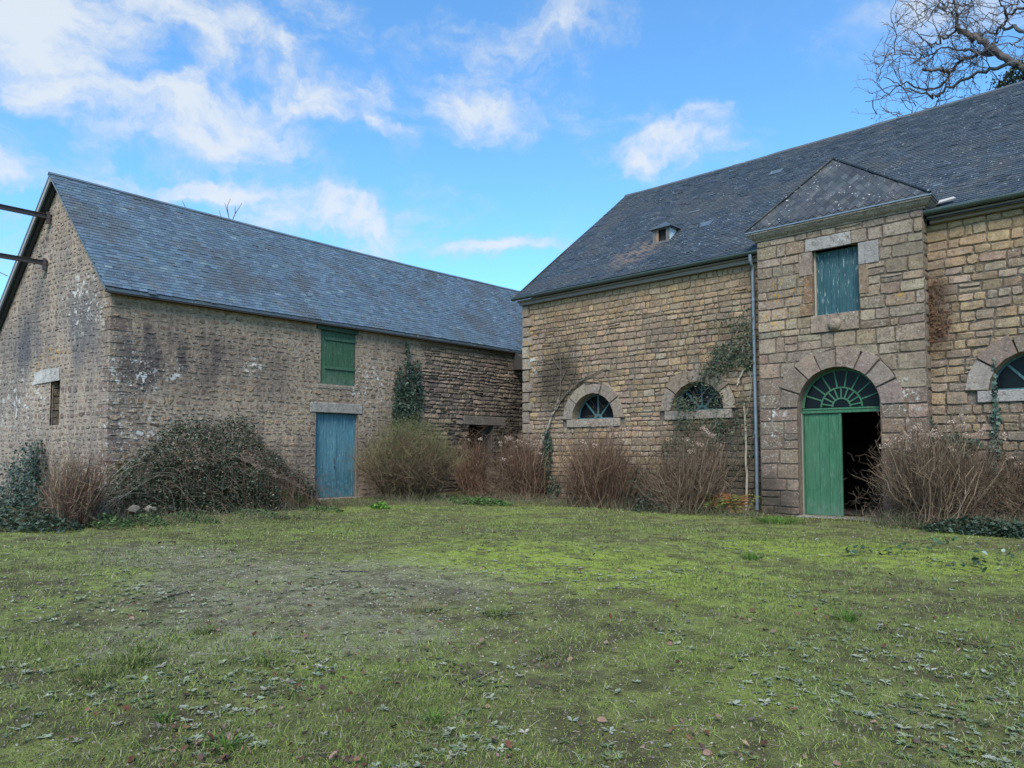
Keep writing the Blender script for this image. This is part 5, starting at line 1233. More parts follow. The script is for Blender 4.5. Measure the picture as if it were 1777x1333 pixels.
wall_ivy('wall_climber', 'leafless climber with pale trunk beside the leftmost half-round window', 'climber', pY, [(955, 560, 26, 12, 14), (970, 700, 16, 16, 20)], [(.14, .12, .06)], (.03, .05), 74,
         stems=[([(925, 862, .5), (934, 812, .3), (944, 770, .12), (952, 745, .05), (960, 718), (968, 700), (972, 688)], .034, .028, gh), ([(968, 702), (985, 682), (1000, 668), (1018, 655)], .028, .02, gd), ([(1018, 655), (1050, 640), (1085, 648)], .02, .008, gd),
                ([(972, 690), (975, 640), (970, 600), (955, 560), (940, 545)], .016, .005, gd), ([(975, 660), (990, 625), (985, 580), (975, 540)], .014, .004, gd), ([(985, 680), (1000, 640), (998, 600), (1000, 570)], .012, .004, gd),
                ([(972, 640), (950, 610), (945, 570)], .01, .004, gd), ([(965, 712), (972, 700), (970, 692)], .02, .01, gh), ([(940, 860, .45), (947, 815, .3), (950, 780, .1)], .015, .01, gh)])
def dead_creeper(name, label, plane, area, n, seed, col, rad=.004, length=.35):
    r = np.random.default_rng(seed); mb = MB(); x0, x1, y0, y1 = area
    p = plane((x0+x1)/2, (y0+y1)/2); nrm = np.array([0, -1., 0]) if plane.kind == 'Y' else np.array([1., 0, 0])
    C = np.array([plane(x0+(x1-x0)*min(max(r.normal()*.22+.5, 0), 1), y0+(y1-y0)*r.random()) for _ in range(n)])
    t1 = np.cross(nrm, [0, 0, 1]); a = r.normal(size=n)*.9+pi/2; d = t1*np.cos(a)[:, None]+np.array([0, 0, 1])*np.sin(a)[:, None]
    t = np.linspace(-.5, .5, 6)[None, :, None]; L_ = length*r.uniform(.4, 1.3, n)[:, None, None]
    P = C[:, None]+d[:, None]*L_*t+np.cumsum(r.normal(size=(n, 6, 3))*.035, 1)*L_/.35; 
    k = np.argmax(np.abs(nrm)); base = C[0][k]; P[..., k] = base+nrm[k]*np.abs(P[..., k]-base)
    tubes(mb, P, np.full(n, rad), np.full(n, rad*.4), pick(col, n, r), 3); return mb.build(name, M_stem, label=label, cat='creeper')
dead_creeper('dead_creeper', 'brown dead creeper tangle on the wall above the leftmost half-round window', pY, (925, 1030, 535, 670), 160, 75, [(.11, .085, .07), (.16, .13, .10)], .004, .5)
dead_creeper('dead_creeper', 'rusty dead creeper in the corner right of the entrance bay', pY, (1608, 1655, 480, 610), 260, 76, [(.14, .085, .06), (.17, .12, .09), (.2, .11, .06)], .004, .3)
c2 = wall_ivy('dead_leaves_creeper', 'shrivelled brown leaves clinging right of the entrance bay', 'creeper', pY, [(1615, 560, 8, 45, 240), (1632, 560, 18, 26, 160), (1622, 510, 10, 20, 60)], [(.15, .075, .04), (.10, .06, .045), (.2, .12, .07)], (.03, .06), 77, mat=M_dull)
wall_ivy('climbing_shrub', 'green climber with pale trunk spreading between downpipe and half-round window', 'climber', pY,
         [(1262, 620, 26, 22, 420), (1290, 590, 24, 30, 240), (1300, 625, 14, 16, 200), (1240, 640, 18, 14, 140), (1196, 700, 24, 14, 130), (1185, 704, 14, 12, 80), (1244, 690, 12, 22, 90), (1195, 735, 24, 14, 200), (1250, 745, 10, 18, 160),
          (1180, 770, 30, 12, 160), (1275, 560, 26, 14, 70), (1300, 550, 14, 16, 60), (1225, 660, 30, 16, 120), (1290, 750, 26, 60, 160), (1170, 800, 30, 40, 130)], [(.03, .052, .026), (.04, .065, .03), (.06, .08, .04), (.08, .09, .045), (.025, .042, .028)], (.05, .09), 78, out=.25, shape=LEAF2, faces=LEAF2F,
         stems=[([(1302, 884, .2), (1300, 830, .12), (1297, 780, .05), (1294, 730), (1290, 700)], .028, .022, (.30, .27, .21)), ([(1280, 668), (1284, 655), (1293, 642), (1305, 632), (1314, 628)], .026, .018, (.42, .38, .29)), ([(1296, 720), (1302, 690), (1305, 665), (1300, 640)], .010, .008, gh),
                ([(1300, 640), (1292, 628), (1275, 625), (1262, 630)], .014, .006, gh), ([(1278, 665), (1255, 660), (1230, 672), (1205, 700)], .012, .004, gd), ([(1230, 672), (1215, 690), (1190, 745)], .010, .004, gd), ([(1262, 630), (1240, 640), (1215, 665)], .010, .004, gd), ([(1300, 600), (1290, 570), (1270, 560)], .008, .003, gd)])
dead_creeper('creeper_twigs', 'fine twigs of the climber over the ivy-covered half-round window', pY, (1150, 1310, 560, 860), 380, 79, OLV+GRYB, .004, .45)
wall_ivy('ivy_strand', 'single ivy strand climbing the wall under the right window sill', 'ivy', pY, [(1727, 690, 4, 14, 22), (1729, 730, 6, 26, 70), (1728, 770, 8, 22, 70), (1722, 810, 9, 16, 50), (1726, 650, 3, 25, 14)], [(.06, .10, .075), (.09, .13, .10), (.04, .07, .05)], (.06, .10), 80, out=.05,
         stems=[([(1722, 850), (1728, 780), (1729, 720), (1726, 660), (1724, 640)], .012, .005, gd)])
wall_ivy('ivy_clump', 'dark ivy hanging above the big hydrangea', 'ivy', pY, [(1616, 755, 7, 26, 160), (1650, 765, 30, 10, 220), (1665, 785, 16, 14, 160), (1690, 770, 16, 6, 40)], IVC, (.06, .10), 81, out=.2)

def ground_ivy(name, label, cat, ellipses, cols, size, seed, hgt, mat=None, stuff=True):
    r = np.random.default_rng(seed); mb = MB(); c0 = onZ(*ellipses[0][:2]); e = empty(name, tuple(c0), label=label, cat=cat)
    for (x, y, rx, ry, n, h) in ellipses:
        c = onZ(x, y); q = np.sqrt(r.random(n)); a = r.uniform(0, 2*pi, n); P = np.stack([c[0]+rx*q*np.cos(a), c[1]+ry*q*np.sin(a), h*(1-q**2)*r.random(n)**.6+.01], 1)
        P[:, 1] = np.minimum(P[:, 1], YW-.07); P[:, 0] = np.maximum(P[:, 0], XL+.05) if x < 900 else P[:, 0]
        leaves(mb, P, r.uniform(*size, n), pick(cols, n, r, .25), shape=IVY, faces=IVYF, r=r, up_bias=.6)
    mb.build('leaves', mat or M_leaf, e, kind='stuff'); return e
ground_ivy('ivy_mound', 'dark ivy mound at the wall foot right of the big hydrangea', 'ivy', [(1708, 905, .8, .55, 1500, .75), (1700, 925, 1.0, .5, 1000, .3), (1760, 930, .9, .4, 700, .25), (1650, 915, .7, .4, 600, .25)], IVC, (.05, .09), 91, .6)
ground_ivy('ivy_mound', 'dark ivy between the two dry shrubs under the stable windows', 'ivy', [(1105, 882, .55, .5, 900, 1.1), (1130, 888, .5, .4, 300, .5)], IVC, (.04, .08), 92, .9)
ground_ivy('ivy_mound', 'dark ivy at the foot of the gable wall, far left', 'ivy', [(40, 912, 1.3, .8, 1500, .7), (90, 918, .8, .5, 500, .3)], IVC, (.05, .09), 93, .6)
ground_ivy('weed_patch', 'fresh green weeds before the low barn doorway', 'weeds', [(835, 874, 1.1, .5, 900, .18), (800, 868, .8, .4, 300, .12)], [(.07, .14, .04), (.09, .17, .05), (.05, .10, .03)], (.04, .08), 94, .2, M_dull)
ground_ivy('weed_patch', 'bright green weed in front of the rounded bare shrub', 'weeds', [(660, 882, .28, .2, 200, .16)], [(.10, .22, .03), (.13, .26, .05)], (.05, .1), 95, .2, M_dull)
ground_ivy('weed_patch', 'green nettles and weeds at the foot of the bramble heap', 'weeds', [(185, 912, .9, .4, 600, .22), (330, 902, 1.2, .3, 500, .18), (450, 895, 1.2, .3, 500, .15), (255, 908, .8, .3, 400, .2), (560, 886, .8, .3, 300, .12)], [(.06, .11, .035), (.08, .14, .05), (.045, .08, .03)], (.03, .07), 96, .2, M_dull)
def ferns():
    r = np.random.default_rng(97); b = onZ(1262, 893); e = empty('fern_clump', tuple(b), label='rust and green fern clump at the foot of the downpipe', cat='fern'); mb = MB()
    for k in range(34):
        a = r.uniform(0, 2*pi); L_ = r.uniform(.35, .7); h = r.uniform(.2, .5); col = pick([(.20, .07, .03), (.24, .11, .04), (.10, .14, .03), (.16, .16, .04), (.13, .06, .03)], 1, r)[0]
        t = np.linspace(0, 1, 12); off = np.array([r.normal()*.3, -.05+r.normal()*.08, 0])
        P = b+off+np.stack([cos(a)*L_*t, sin(a)*L_*t*.6, h*np.sin(t*2.4)+.02], 1); P[:, 1] = np.minimum(P[:, 1], YW-.08)
        tubes(mb, P[None], [.004], [.002], col, 3); d = np.array([-sin(a), cos(a), 0])
        for i in range(1, 12):
            w = .13*sin(pi*i/12.5)+.02
            for s_ in (-1, 1):
                q = P[i]+s_*d*w-np.array([0, 0, .02]); mb.add([P[i]+(P[i-1]-P[i])*.35, P[i]+(P[i-1]-P[i])*-.2, q], [(0, 1, 2)], col)
    mb.build('fronds', M_dull, e)
ferns()
def box_greenery():
    pass
# nests of fine weeds and stalks along the foot of the walls
def wall_foot():
    r = np.random.default_rng(98); mb = MB(); n = 5200
    seg = [((555, 878), (905, 872), .55), ((905, 872), (1320, 900), .55), ((1530, 912), (1850, 930), .5), ((0, 915), (555, 900), .5)]
    for (p, q, w) in seg:
        a, b = onZ(*p), onZ(*q); m = n//4; t = r.random(m); C = a+(b-a)*t[:, None]+r.normal(size=(m, 3))*np.array([w*.5, w*.5, 0]); C[:, 1] = np.minimum(C[:, 1], YW-.07); C[:, 0] = np.maximum(C[:, 0], XL+.06); C[:, 2] = 0
        d = r.normal(size=(m, 3))*np.array([.5, .5, 0])+np.array([0, 0, 1]); L_ = r.uniform(.06, .34, m)[:, None, None]; tt = np.linspace(0, 1, 4)[None, :, None]
        P = C[:, None]+d[:, None]*L_*tt+np.cumsum(r.normal(size=(m, 4, 3))*.02, 1); P[..., 2] = np.maximum(P[..., 2], .0)
        tubes(mb, P, np.full(m, .003), np.full(m, .0012), pick([(.17, .14, .10), (.12, .10, .075), (.09, .12, .045), (.22, .18, .12), (.07, .10, .04)], m, r), 3)
    mb.build('dry_undergrowth', M_stem, label='low dry stalks and weeds along the foot of the walls', cat='undergrowth', kind='stuff')
    mb = MB()
    for (p, q, w) in seg:
        a, b = onZ(*p), onZ(*q); m = 1700; t = r.random(m); C = a+(b-a)*t[:, None]+r.normal(size=(m, 3))*np.array([w*.6, w*.6, 0]); C[:, 1] = np.minimum(C[:, 1], YW-.07); C[:, 0] = np.maximum(C[:, 0], XL+.06); C[:, 2] = .01+.12*r.random(m)**2
        k = vnoise(C, 1.3, 77, 2) > -.15; C = C[k]; leaves(mb, C, r.uniform(.025, .06, len(C)), pick([(.05, .09, .035), (.035, .06, .03), (.08, .12, .05), (.12, .08, .05), (.09, .07, .05)], len(C), r), r=r)
    mb.build('low_weeds', M_dull, label='low leafy weeds and fallen leaves along the wall foot', cat='weeds', kind='stuff')
wall_foot()

# ---- grass, moss, rosettes and fallen leaves of the yard
def yard():
    r = np.random.default_rng(101)
    def scatter(n, r0, r1, p=1.0, half=R(46)):
        u = r.random(n); q = 1/(1/r0+(1/r1-1/r0)*u) if p == 1 else r0*(r1/r0)**u
        a = YAW+pi/2+r.uniform(-half, half, n); P = np.stack([q*np.cos(a), q*np.sin(a)], 1)
        P = P[(P[:, 1] < YW-.15) & (P[:, 0] > XL+.2)]; return P
    def dens(P): return vnoise(P, .5, 201, 3)*.6+vnoise(P, 2.2, 202, 3)*.6
    gc = onZ(470, 1020)[:2]; gc2 = onZ(690, 1000)[:2]
    def gravel(P): return .75*np.exp(-(((P-gc)/[3.2, 2.6])**2).sum(1))+.6*np.exp(-(((P-gc2)/[2.6, 2.0])**2).sum(1))
    # short blades
    P = scatter(330000, 2.2, 26, 0); g = gravel(P); d = dens(P); d_ = np.linalg.norm(P, axis=1)
    k = r.random(len(P)) < np.clip(.55+d*.9-g*.75, .03, 1); P = P[k]; n = len(P); d_ = d_[k]; dn = d[k]
    z = ground_z(P); C = np.concatenate([P, z[:, None]], 1)
    hgt = r.uniform(.010, .030, n)*(1+.5*np.clip(dn, 0, 1))*(1+d_/22); lean = r.normal(size=(n, 2))*.9; wd = .0011*(1+d_/4)
    a = r.uniform(0, 2*pi, n); s = np.stack([np.cos(a), np.sin(a), 0*a], 1)*wd[:, None]
    tip = C+np.concatenate([lean*hgt[:, None], hgt[:, None]], 1); mid = C*.5+tip*.5+np.array([0, 0, 1])*(hgt*.15)[:, None]
    V = np.stack([C-s, C+s, mid+s*.7, tip, mid-s*.7], 1); V[:, :2, 2] -= .008
    col = pick([(.11, .165, .045), (.155, .215, .052), (.215, .275, .068), (.06, .09, .03), (.22, .21, .13), (.28, .26, .19)], n, r, .2, [.24, .25, .17, .17, .10, .07])
    b = vnoise(P, .6, 205, 2)[:, None]; col = col*(1+.25*b)
    mb = MB(); mb.many(V, [(0, 1, 2, 4)], col); i0 = mb.n-5*n; mb.f.append((np.array([[4, 2, 3]])[None]+(np.arange(n)*5)[:, None, None]).reshape(-1, 3)+i0)
    mb.build('grass', M_dull, label='short mossy grass covering the yard', cat='grass', kind='stuff')
    # moss cushions: tiny bright leaf crumbs lying close to the ground
    P = scatter(150000, 2.2, 20, 0); d = vnoise(P, .8, 207, 3)+.5*vnoise(P, 4, 208, 2); k = (d > -.05) & (gravel(P) < .6); P = P[k]; n = len(P); dd = np.linalg.norm(P, axis=1)
    C = np.concatenate([P, (ground_z(P)+.003+.006*r.random(n))[:, None]], 1)
    mb = MB(); leaves(mb, C, r.uniform(.004, .009, n)*(1+dd/7), pick([(.13, .155, .03), (.17, .20, .035), (.20, .235, .045), (.09, .11, .028)], n, r, .2), r=r, up_bias=.9)
    mb.build('moss', M_dull, label='bright green moss between the grass blades', cat='moss', kind='stuff')
    # crumbs of gravel and bark
    P = scatter(60000, 2.2, 20, 0); k = r.random(len(P)) < np.clip(.16+gravel(P)*.9-.15*dens(P), 0, 1); P = P[k]; n = len(P); dd = np.linalg.norm(P, axis=1)
    C = np.concatenate([P, (ground_z(P)+.002)[:, None]], 1); s = r.uniform(.004, .010, n)*(1+dd/10)
    T = np.array([(1, 0, -.3), (-.5, .87, -.3), (-.5, -.87, -.3), (0, 0, .7)]); a = r.uniform(0, 2*pi, n); X = T[None, :, 0]*np.cos(a)[:, None]-T[None, :, 1]*np.sin(a)[:, None]; Y = T[None, :, 0]*np.sin(a)[:, None]+T[None, :, 1]*np.cos(a)[:, None]
    V = C[:, None]+s[:, None, None]*np.stack([X, Y, np.tile(T[:, 2], (n, 1))*r.uniform(.5, 1, n)[:, None]], -1)
    mb = MB(); mb.many(V, [(0, 1, 3), (1, 2, 3), (2, 0, 3)], pick([(.20, .185, .15), (.15, .135, .11), (.28, .26, .22), (.12, .09, .07), (.10, .085, .065)], n, r, .2)); mb.build('gravel', M_dull, label='loose grit and crumbs on the worn patch', cat='gravel', kind='stuff')
    # grey-green rosettes
    P = scatter(7500, 2.6, 15, 0); k = (vnoise(P, 1.1, 211, 3)+.4*vnoise(P, 4, 212, 2) > .12) | (r.random(len(P)) < .05); P = P[k]; n = len(P); m = 8
    dd = np.linalg.norm(P, axis=1); a = r.uniform(0, 2*pi, (n, m)); L_ = r.uniform(.016, .040, (n, 1))*(1+dd[:, None]/25)*r.uniform(.7, 1.2, (n, m))
    c0 = np.concatenate([P, (ground_z(P)+.008)[:, None]], 1); el = r.uniform(.05, .5, (n, m))
    d = np.stack([np.cos(a)*np.cos(el), np.sin(a)*np.cos(el), np.sin(el)], -1); sd = np.stack([-np.sin(a), np.cos(a), 0*a], -1)
    c = c0[:, None]; V = np.stack([c+0*d, c+d*(L_*.6)[..., None]+sd*(L_*.24)[..., None], c+d*L_[..., None]-np.array([0, 0, .004]), c+d*(L_*.6)[..., None]-sd*(L_*.24)[..., None]], 2).reshape(-1, 4, 3)
    col = np.repeat(pick([(.16, .20, .12), (.21, .25, .17), (.11, .15, .075), (.27, .29, .22), (.14, .17, .07)], n, r, .15), m, 0)
    mb = MB(); mb.many(V, LEAF2F, col); mb.build('weed_rosettes', M_dull, label='small grey-green leaf rosettes scattered through the moss', cat='weeds', kind='stuff')
    # fallen leaves
    P = scatter(3000, 2.4, 15, 0); k = (vnoise(P, .9, 215, 3) > .15) | (r.random(len(P)) < .12); P = P[k]
    for (x, y, rr_, m_) in ((345, 1308, .22, 60), (395, 1295, .12, 20), (1262, 1290, .25, 36), (700, 1282, .15, 18), (180, 1228, .2, 20), (770, 1155, .2, 16), (450, 1248, .2, 20), (1490, 1030, .35, 22), (1610, 1285, .2, 10), (590, 1320, .15, 20), (500, 1105, .25, 14), (740, 1060, .35, 14), (1080, 1265, .2, 10), (930, 1330, .25, 20)):
        q = onZ(x, y)[:2]; P = np.vstack([P, q+r.normal(size=(m_, 2))*rr_*np.array([1, .5])])
    n = len(P); C = np.concatenate([P, (ground_z(P)+.012+.012*r.random(n))[:, None]], 1)
    LF = np.array([(0, 0, 0), (.22, .26, .10), (.55, .33, .04), (.85, .2, .12), (1, 0, .0), (.8, -.22, .02), (.5, -.3, .14), (.2, -.24, .0), (.5, 0, -.04)]); LFF = [(8, i, (i+1) % 8) for i in range(8)]
    mb = MB(); leaves(mb, C, r.uniform(.016, .048, n)*(1+np.linalg.norm(P, axis=1)/30), pick([(.11, .055, .035), (.16, .09, .06), (.20, .13, .10), (.085, .055, .05), (.12, .10, .09), (.25, .18, .12), (.10, .045, .028)], n, r, .2), shape=LF, faces=LFF, r=r, up_bias=.35)
    mb.build('fallen_leaves', M_dull, label='brown and purple-grey fallen leaves strewn over the yard', cat='leaves', kind='stuff')
    # little straws and twiglets
    n = 2600; P = scatter(n, 2.4, 16, 0); n = len(P); a = r.uniform(0, 2*pi, n); L_ = r.uniform(.02, .12, n); t = np.linspace(-.5, .5, 4)[None, :, None]
    d = np.stack([np.cos(a), np.sin(a), r.normal(size=n)*.12], 1); C = np.concatenate([P, (ground_z(P)+.012)[:, None]], 1)
    Q = C[:, None]+d[:, None]*L_[:, None, None]*t+np.cumsum(r.normal(size=(n, 4, 3))*.004, 1); mb = MB(); tubes(mb, Q, np.full(n, .0014), np.full(n, .0008), pick([(.28, .24, .18), (.13, .10, .08), (.20, .15, .11), (.33, .30, .24)], n, r), 3)
    mb.build('straws', M_stem, label='dry straws and tiny twigs lying in the moss', cat='twigs', kind='stuff')
yard()
def tuft(x, y, w, h, n, cols, label, seed):
    r = np.random.default_rng(seed); b = onZ(x, y); b[2] = ground_z(b[None, :2])[0]; mb = MB()
    a = r.uniform(0, 2*pi, n); q = np.sqrt(r.random(n)); C = b+np.stack([np.cos(a)*q*w, np.sin(a)*q*w, 0*a], 1); hh = h*r.uniform(.5, 1.1, n)
    d = np.stack([np.cos(a)*q*.8, np.sin(a)*q*.8, 1+0*a], 1)+r.normal(size=(n, 3))*.25; wd = .0018+.0025*r.random(n); s = np.stack([-np.sin(a), np.cos(a), 0*a], 1)*wd[:, None]
    m1 = C+d*hh[:, None]*.55; tip = C+d*hh[:, None]+np.stack([np.cos(a), np.sin(a), -.7+0*a], 1)*(hh*.35)[:, None]
    V = np.stack([C-s, C+s, m1+s*.8, m1-s*.8, tip], 1); mb.many(V, [(0, 1, 2, 3)], pick(cols, n, r, .2)); mb.f.append((np.array([[3, 2, 4]])[None]+(np.arange(n)*5)[:, None, None]).reshape(-1, 3))
    mb.build('grass_tuft', M_dull, label=label, cat='grass tuft')
GT = [(.07, .11, .025), (.10, .14, .035), (.14, .15, .06)]; GB = [(.06, .13, .02), (.09, .18, .03)]; GY = [(.16, .15, .08), (.12, .13, .05), (.2, .17, .11)]
for i, T_ in enumerate([(862, 1064, .13, .09, 150, GT, 'small dark grass tuft in the middle of the yard'), (1304, 970, .12, .13, 120, GB, 'bright green grass tuft before the entrance bay'), (358, 1096, .09, .09, 90, GT, 'little grass tuft at the left on the gravelly patch'),
    (160, 1176, .16, .07, 190, GT, 'flat grass tuft in the left foreground, nearest the left edge'), (232, 1152, .16, .10, 200, GT, 'wide grass tuft in the left foreground, larger of a close pair'), (252, 1128, .10, .08, 100, GT, 'smaller grass tuft just behind the wide one on the left'),
    (730, 1057, .14, .08, 100, GY, 'yellowish grass tuft beside the dark one in mid yard'), (462, 1152, .10, .07, 90, GT, 'low grass tuft between gravelly patch and leaf litter'), (1176, 938, .24, .12, 120, GY, 'straw coloured grass tuft near the stable, leftmost of three'),
    (1246, 936, .16, .11, 80, GY, 'straw coloured grass tuft near the stable, middle of three'), (1302, 936, .14, .10, 80, GT, 'green grass tuft near the stable, rightmost of three'), (1350, 905, .55, .12, 900, GB, 'fresh green grass strip at the foot of the entrance bay'),
    (1470, 1075, .10, .15, 90, GB, 'upright grass tuft on the right side of the yard'), (755, 1246, .05, .06, 50, GB, 'tiny fresh grass tuft in the centre foreground'), (392, 1298, .06, .08, 70, GB, 'fresh grass tuft among leaf litter at the bottom left'),
    (285, 1250, .05, .06, 50, GB, 'tiny grass tuft left of centre in the foreground'), (945, 1135, .08, .05, 50, GT, 'low dark grass tuft right of the mid-yard tuft')]): tuft(*T_, seed=300+i)
def stick(pts, rad, label, seed, col=(.07, .06, .055)):
    r = np.random.default_rng(seed); P = np.array([onZ(x, y) for x, y in pts]); t = np.linspace(0, len(P)-1, 10); P = np.stack([np.interp(t, np.arange(len(P)), P[:, k]) for k in range(3)], 1)
    P[:, 2] = ground_z(P)+rad*1.3; P += r.normal(size=P.shape)*rad*.5; mb = MB(); tubes(mb, P[None], [rad], [rad*.6], col, 6)
    Q = side_twigs(P[None], 3, .08, r, up=.1); tubes(mb, Q, np.full(3, rad*.4), np.full(3, rad*.2), col, 4)
    mb.build('fallen_stick', M_stem, label=label, cat='stick')
stick([(797, 1186), (812, 1176), (850, 1169)], .007, 'dark forked stick lying in the centre foreground', 1)
stick([(292, 1035), (305, 1031), (330, 1027)], .012, 'dark twig lying on the gravelly patch', 2)
stick([(1540, 1222), (1565, 1228), (1600, 1240)], .004, 'thin pale stalk lying in the right foreground', 3, (.26, .24, .16))
stick([(590, 992), (640, 991)], .010, 'thin twig lying behind the gravelly patch', 4)
def runner():
    r = np.random.default_rng(111); px = [(1462, 966), (1500, 961), (1550, 964), (1600, 961), (1640, 958), (1690, 968), (1760, 975)]
    P = np.array([onZ(*p) for p in px]); P[:, 2] = [.03, .10, .05, .12, .14, .16, .05]; e = empty('bramble_runner', tuple(P[0]), label='bramble runner with dark and pale leaves trailing over the grass', cat='bramble')
    t = np.linspace(0, 6, 30); Q = np.stack([np.interp(t, np.arange(7), P[:, k]) for k in range(3)], 1)+r.normal(size=(30, 3))*.012; mb = MB(); tubes(mb, Q[None], [.006], [.003], (.12, .13, .06), 5)
    P2 = np.array([onZ(1640, 985), onZ(1690, 990), onZ(1715, 985)]); P2[:, 2] = [.05, .12, .1]; tubes(mb, P2[None], [.005], [.003], (.12, .13, .06), 5); mb.build('cane', M_stem, e)
    for k in range(78):
        c = (Q[r.integers(0, 30)] if k < 54 else P2[r.integers(0, 3)]+r.normal(size=3)*np.array([.14, .1, .03]))+r.normal(size=3)*np.array([.05, .06, .035]); c[2] = max(c[2], .03)
        pale = r.random() < .16 and k < 54; col = (.26, .34, .27) if pale else pick([(.02, .05, .018), (.03, .07, .025), (.045, .08, .03)], 1, r)[0]
        mb = MB(); nn = np.array([[r.normal()*.5, r.normal()*.5-.3, 1.0]])
        LF = np.array([(0, 0, 0), (.2, .3, .04), (.55, .36, .05), (.85, .16, .0), (1, 0, -.06), (.85, -.16, .0), (.55, -.36, .05), (.2, -.3, .04), (.5, 0, -.03)])
        leaves(mb, c[None], r.uniform(.06, .10), [col], n=nn, shape=LF, faces=[(8, i, (i+1) % 8) for i in range(8)], r=r); mb.build('leaf', M_leaf, e)
runner()

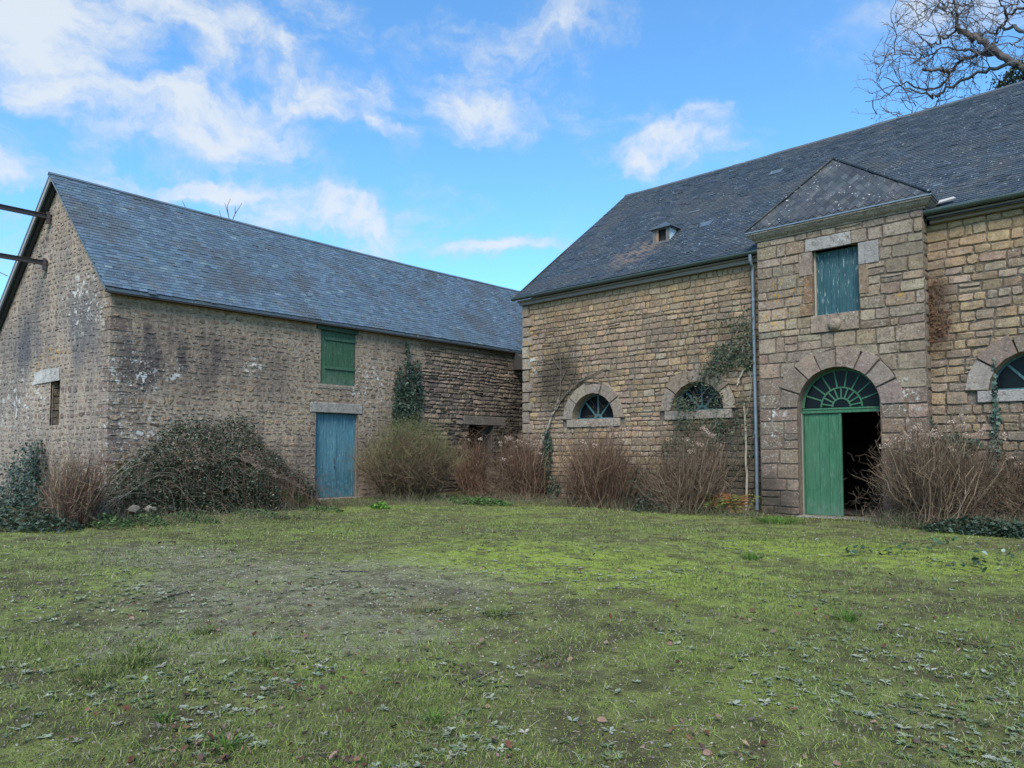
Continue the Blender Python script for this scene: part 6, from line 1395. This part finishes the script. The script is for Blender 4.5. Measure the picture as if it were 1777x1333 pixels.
# ---- bare tree rising behind the stable roof
def bare_tree():
    r = np.random.default_rng(121); YT = 34.0; z6 = 6.347
    at = lambda x, y, Y=YT: onY(1500+x/z6, y/z6, Y)
    base = at(2300, 900); base[2] = 0
    e = empty('bare_tree', tuple(base), label='large leafless tree spreading above the stable roof', cat='tree')
    top = [base, np.array([base[0]-.2, YT, 8.0]), at(2150, 1300), at(1990, 960), at(1840, 820)]
    mains = [([(1990, 960), (1840, 820), (1757, 760), (1640, 690), (1480, 590), (1340, 480), (1200, 410), (1100, 370), (1020, 320), (1000, 290), (1025, 150), (990, 60), (980, -60), (960, -200)], .30, .05),
             ([(1500, 600), (1330, 590), (1150, 640), (1000, 720), (930, 830), (860, 920), (780, 985), (600, 970), (430, 900), (280, 1030), (150, 1090), (10, 1120)], .13, .02),
             ([(1640, 690), (1450, 760), (1330, 790), (1000, 920), (870, 1000), (800, 1060), (700, 1050), (600, 1020), (440, 970), (380, 930), (250, 870), (130, 880)], .13, .02),
             ([(1420, 590), (1320, 580), (1150, 550), (1090, 555), (920, 510), (810, 560), (720, 600), (620, 640), (370, 655)], .10, .015),
             ([(1010, 335), (900, 400), (810, 480), (750, 500), (690, 470), (650, 430), (600, 380), (500, 310), (380, 290), (290, 230)], .075, .015),
             ([(750, 505), (690, 590), (600, 592), (480, 585), (300, 600), (230, 630), (180, 620)], .05, .012),
             ([(1990, 560), (1757, 375), (1680, 320), (1500, 300), (1440, 350), (1250, 370), (1150, 360), (1070, 260)], .15, .02),
             ([(2100, -60), (1757, 60), (1580, 170), (1530, 300), (1480, 310)], .12, .04), ([(1580, 170), (1510, 60), (1500, -100)], .08, .03), ([(1000, 155), (900, 150), (820, 60), (760, 0)], .045, .015),
             ([(990, 40), (850, 45), (770, 90), (700, 110), (640, 180), (560, 220)], .04, .012), ([(930, 800), (900, 770), (850, 760), (740, 765), (640, 765)], .12, .09), ([(1757, 30), (1600, 60), (1400, 160), (1250, 240), (1100, 230)], .05, .015),
             ([(1330, 590), (1200, 700), (1100, 820), (1000, 910)], .03, .012), ([(1757, 400), (1620, 490), (1500, 560)], .06, .03), ([(1530, 300), (1510, 420), (1400, 480), (1330, 560)], .04, .02),
             ([(1640, 760), (1560, 850), (1480, 940)], .12, .07), ([(1757, 850), (1620, 890), (1450, 960)], .12, .06), ([(1200, 60), (1080, 45), (990, 35)], .05, .03), ([(800, 1060), (820, 1150), (840, 1240)], .03, .01), ([(700, 1060), (640, 1180), (500, 1260), (420, 1290)], .03, .01), ([(430, 960), (500, 1100), (700, 1210)], .03, .01)]
    def res(P, K): t = np.linspace(0, len(P)-1, K); return np.stack([np.interp(t, np.arange(len(P)), P[:, k]) for k in range(3)], 1)
    tk = MB(); tubes(tk, res(np.array(top), 14)[None], [.55], [.30], (.11, .10, .085), 10); tk.build('trunk', M_bark, e, smooth=True)
    lim = MB(); L0 = []
    for k, (pts, r0, r1) in enumerate(mains):
        dy = 0 if k == 0 else r.uniform(-2.5, 2.5); P = np.array([at(*p, YT+dy*min(i/3, 1)) for i, p in enumerate(pts)]); K = len(pts)*3; P = res(P, K); P[1:-1] += r.normal(size=(K-2, 3))*np.array([.03, .12, .03])
        o = MB(); tubes(o, P[None], [r0*.62], [r1*.62], pick([(.13, .125, .12), (.105, .095, .09)], 1, r)[0], 6); o.build('limb', M_bark, e, smooth=True); L0.append(P)
    tw = MB(); l1 = []
    for P in L0:
        m = max(3, int(len(P)*.42)); Q = side_twigs(P[None], m, 1.7, r, K=8, up=.45, t0=.12); l1.append(Q)
    Q = np.concatenate(l1); Q += np.cumsum(r.normal(size=Q.shape)*.05, 1); tubes(tw, Q, np.full(len(Q), .022), np.full(len(Q), .008), pick([(.12, .11, .11), (.10, .085, .085)], len(Q), r), 4)
    S = side_twigs(Q, 4, .9, r, K=6, up=.4, t0=.15); S += np.cumsum(r.normal(size=S.shape)*.025, 1); tubes(tw, S, np.full(len(S), .013), np.full(len(S), .006), pick([(.13, .105, .10)], len(S), r), 3)
    T_ = side_twigs(S, 2, .4, r, K=4, up=.3); tubes(tw, T_, np.full(len(T_), .008), np.full(len(T_), .004), pick([(.14, .11, .10)], len(T_), r), 3)
    tw.build('twigs', M_bark, e, kind='stuff')
    c = np.array([at(1720, 800), at(1780, 700), at(1850, 760), at(1560, 890), at(1650, 860), at(1730, 620)]); c = c[:4]; i = r.integers(0, len(c), 1300); C = c[i]+r.normal(size=(1300, 3))*np.array([.30, .3, .18])-np.array([0, 0, .2])
    mb = MB(); leaves(mb, C, r.uniform(.05, .12, 1300), pick(IVC+[(.05, .07, .03)], 1300, r), shape=IVY, faces=IVYF, r=r); mb.build('ivy_leaves', M_leaf, e, kind='stuff')
M_bark = attr_mat('bark', .9, 8, .4, .15, .5)
bare_tree()
def far_twigs():
    r = np.random.default_rng(131); YT = 24.0; f = lambda x, y: onY(x, y, YT)
    b = onX(402, 420, XR-6); Xp = XR-6; g = lambda x, y: onX(x, y, Xp)
    base = g(402, 400); root = base.copy(); root[2] = 0; e = empty('young_tree', tuple(root), label='bare tree tips showing just above the barn ridge', cat='tree')
    mb = MB(); tubes(mb, np.array([[root, root*.5+base*.5+np.array([.1, 0, 0]), base]]), [.09], [.04], (.11, .09, .08), 6); mb.build('trunk', M_bark, e)
    mb = MB()
    for pts in ([(402, 400), (396, 372), (394, 358), (400, 345)], [(402, 400), (405, 376), (414, 362), (420, 352)], [(396, 372), (390, 352)], [(408, 372), (408, 358)], [(402, 395), (385, 380), (380, 365)], [(325, 400), (322, 360), (316, 348)], [(402, 400), (360, 410), (325, 400)]):
        P = np.array([g(*p) for p in pts]); t = np.linspace(0, len(P)-1, 8); P = np.stack([np.interp(t, np.arange(len(P)), P[:, k]) for k in range(3)], 1); tubes(mb, P[None], [.022], [.008], (.12, .10, .09), 4)
    mb.build('branches', M_bark, e)
far_twigs()
print('tris', sum(len(o.data.polygons) for o in bpy.data.objects if o.type == 'MESH'))
